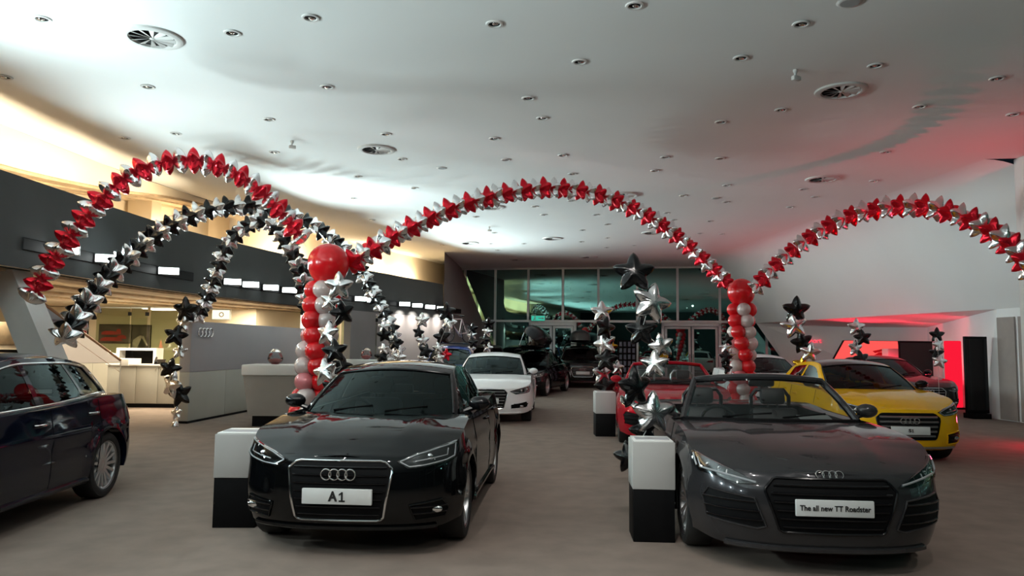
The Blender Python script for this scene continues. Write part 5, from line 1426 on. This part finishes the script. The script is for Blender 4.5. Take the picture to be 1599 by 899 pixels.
# dark furniture block at far left edge behind the navy car
p = atY(10, 540, 13); r = empty('sideboard', (p.x, 13, 0), 0, 'brown sideboard with a black screen at the left picture edge', 'sideboard')
MB().box((-1.0, 0, 0), (.62, .5, 1.5), .01).build('body', M['cream'], r); MB().box((-1.0, -.02, 1.5), (.62, .5, 1.9), .01).build('upper_shelf', M['wood'], r); MB().box((-.9, -.03, 1.18), (.3, -.005, 1.42), .004).build('screen', M['blackg'], r)

# ------------------------------------------------------------------ display bay on the right
def bay(px, py, Y): return atY(px, py, Y)
o = empty('light_box', (bay(1350, 550, 25.5).x, 25.5, 0), 0, 'glowing red trapezoid light box with a car picture in the bay', 'light box')
pl = [bay(x, y, 25.5) - Vector((o.location.x, 25.5, 0)) for x, y in ((1318, 531), (1402, 532), (1412, 600), (1280, 600))]
MB().prism(list(reversed(pl)), (0, .12, 0)).build('housing', M['black'], o, smooth=False)
cen = sum(pl, Vector()) / 4
MB().prism([cen + (p - cen) * .985 + Vector((0, -.012, 0)) for p in reversed(pl)], (0, .01, 0)).build('lit_face', M['redlight'], o, smooth=False)
b = MB(); k = Vector((o.location.x, 25.5, 0)) + Vector((0, .02, 0))
for pts in ([(1350, 566), (1362, 556), (1372, 550), (1390, 549), (1400, 556), (1404, 570), (1352, 572)], [(1362, 548), (1376, 545), (1384, 547), (1366, 551)]):
    b.prism([bay(x, y, 25.47) - k for x, y in reversed(pts)], (0, .006, 0))
b.build('car_print', mat('dark red print', (.16, .004, .01), .5), o, smooth=False)
p = bay(1271, 532, 27.6); tm = text_mesh('sport_lettering', 'Sport', .26, emit_mat('red letter light', (1, .06, .1), 1.3), .012, .0)
w0 = (Q2 - Q1); ang = math.atan2(w0.y, w0.x); dr = ray(1271, 532); kx = dr.x / dr.y
tq = (kx * Q1.y - Q1.x) / (w0.x - kx * w0.y); yb = Q1.y + w0.y * tq
o = link('wall_lettering', tm, None, atY(1271, 532, yb - .06), (PI / 2, 0, ang)); tag(o, 'red glowing word Sport on the bay wall', 'lettering')
p = bay(1394, 551, 24.8); r = empty('display_box', (p.x, 24.8, 0), 0, 'pale display box beside the red light box', 'display'); MB().box((-.26, -.2, 1.28), (.2, .2, 1.62), .01).build('box', M['offwhite'], r); MB().box((-.05, -.05, 0), (.05, .05, 1.28)).build('stand', M['black'], r, smooth=False); MB().box((-.25, -.2, 0), (.2, .2, .03)).build('foot', M['black'], r, smooth=False)
def board(label, px0, py0, px1, Y, th=.08, rz=0.):
    a = bay(px0, py0, Y); c = bay(px1, py0, Y); r = empty('display_screen', ((a.x + c.x) / 2, Y, 0), rz, label, 'screen', 'black display screens')
    w2 = (c.x - a.x) / 2
    MB().box((-w2, 0, .12), (w2, th, a.z), .01).build('casing', M['black'], r); MB().box((-w2 * .96, -.006, .2), (w2 * .96, -.001, a.z - .06)).build('panel', M['blackg'], r, smooth=False); MB().box((-w2 * .8, -.15, 0), (w2 * .8, .25, .12), .01).build('foot', M['black'], r)
board('wide black screen right of the red light box', 1404, 532, 1456, 24.0)
board('large black screen at the right end of the bay', 1506, 525, 1541, 17.45)
a = bay(1487, 532, 20.2); r = empty('light_pillar', (a.x, 20.2, 0), 0, 'red glowing pillar beside the large black screen', 'lamp'); MB().box((-.18, -.12, .05), (.18, .12, a.z), .03).build('lit_shaft', M['redsoft'], r); MB().box((-.22, -.16, 0), (.22, .16, .05), .01).build('foot', M['black'], r)
# sample rack in front of the windows
a = atY(966, 532, 29.6); c = atY(993, 532, 29.6); r = empty('sample_rack', ((a.x + c.x) / 2, 29.6, 0), 0, 'dark grid rack of square samples beside the glass doors', 'rack'); w2 = (c.x - a.x) / 2
b = MB()
for i in range(5): x = -w2 + 2 * w2 * i / 4; b.box((x - .02, 0, 0), (x + .02, .25, 1.85))
for i in range(8): z = .05 + 1.78 * i / 7; b.box((-w2, 0, z - .02), (w2, .25, z + .02))
b.build('frame', M['black'], r, smooth=False)
sm = MB().box((-w2 / 4 + .035, 0, -.09), (w2 / 4 - .035, .02, .09), .004).me('sample', M['panelblue'])
for i in range(4):
    for j in range(7): link('sample', sm, r, (-w2 + 2 * w2 * (i + .5) / 4, .04, .05 + 1.78 * (j + .5) / 7))

# ------------------------------------------------------------------ outside: car park with distant lamps
b = MB(); b.grid([[(x, y, -.05) for x in (-60, 60)] for y in (34.6, 120)]); struct(b.build('ground', M['asphalt'], smooth=False))
for i, (px, py, Y, red) in enumerate(((793, 528, 60, 0), (802, 519, 75, 0), (868, 540, 60, 0), (1008, 527, 70, 0), (1090, 520, 80, 0), (1205, 545, 52, 1), (1212, 546, 52, 1), (1219, 544, 55, 1), (1075, 560, 50, 0))):
    p = atY(px, py, Y)
    r = empty('car_park_lamp', (p.x, Y, -.05), 0, ('red vehicle lamp outside the right window edge' if red else 'distant lamp in the dark car park'), 'lamp', 'red lamps outside' if red else 'distant lamps outside')
    MB().sphere((0, 0, p.z + .05), .13 if not red else .16, 10, 6, (1, 1, .6)).build('lamp_head', M['outred'] if red else M['outlamp'], r)
    MB().tube([(0, 0, 0), (0, 0, p.z + .02)], .04, 6).build('post', M['black'], r)
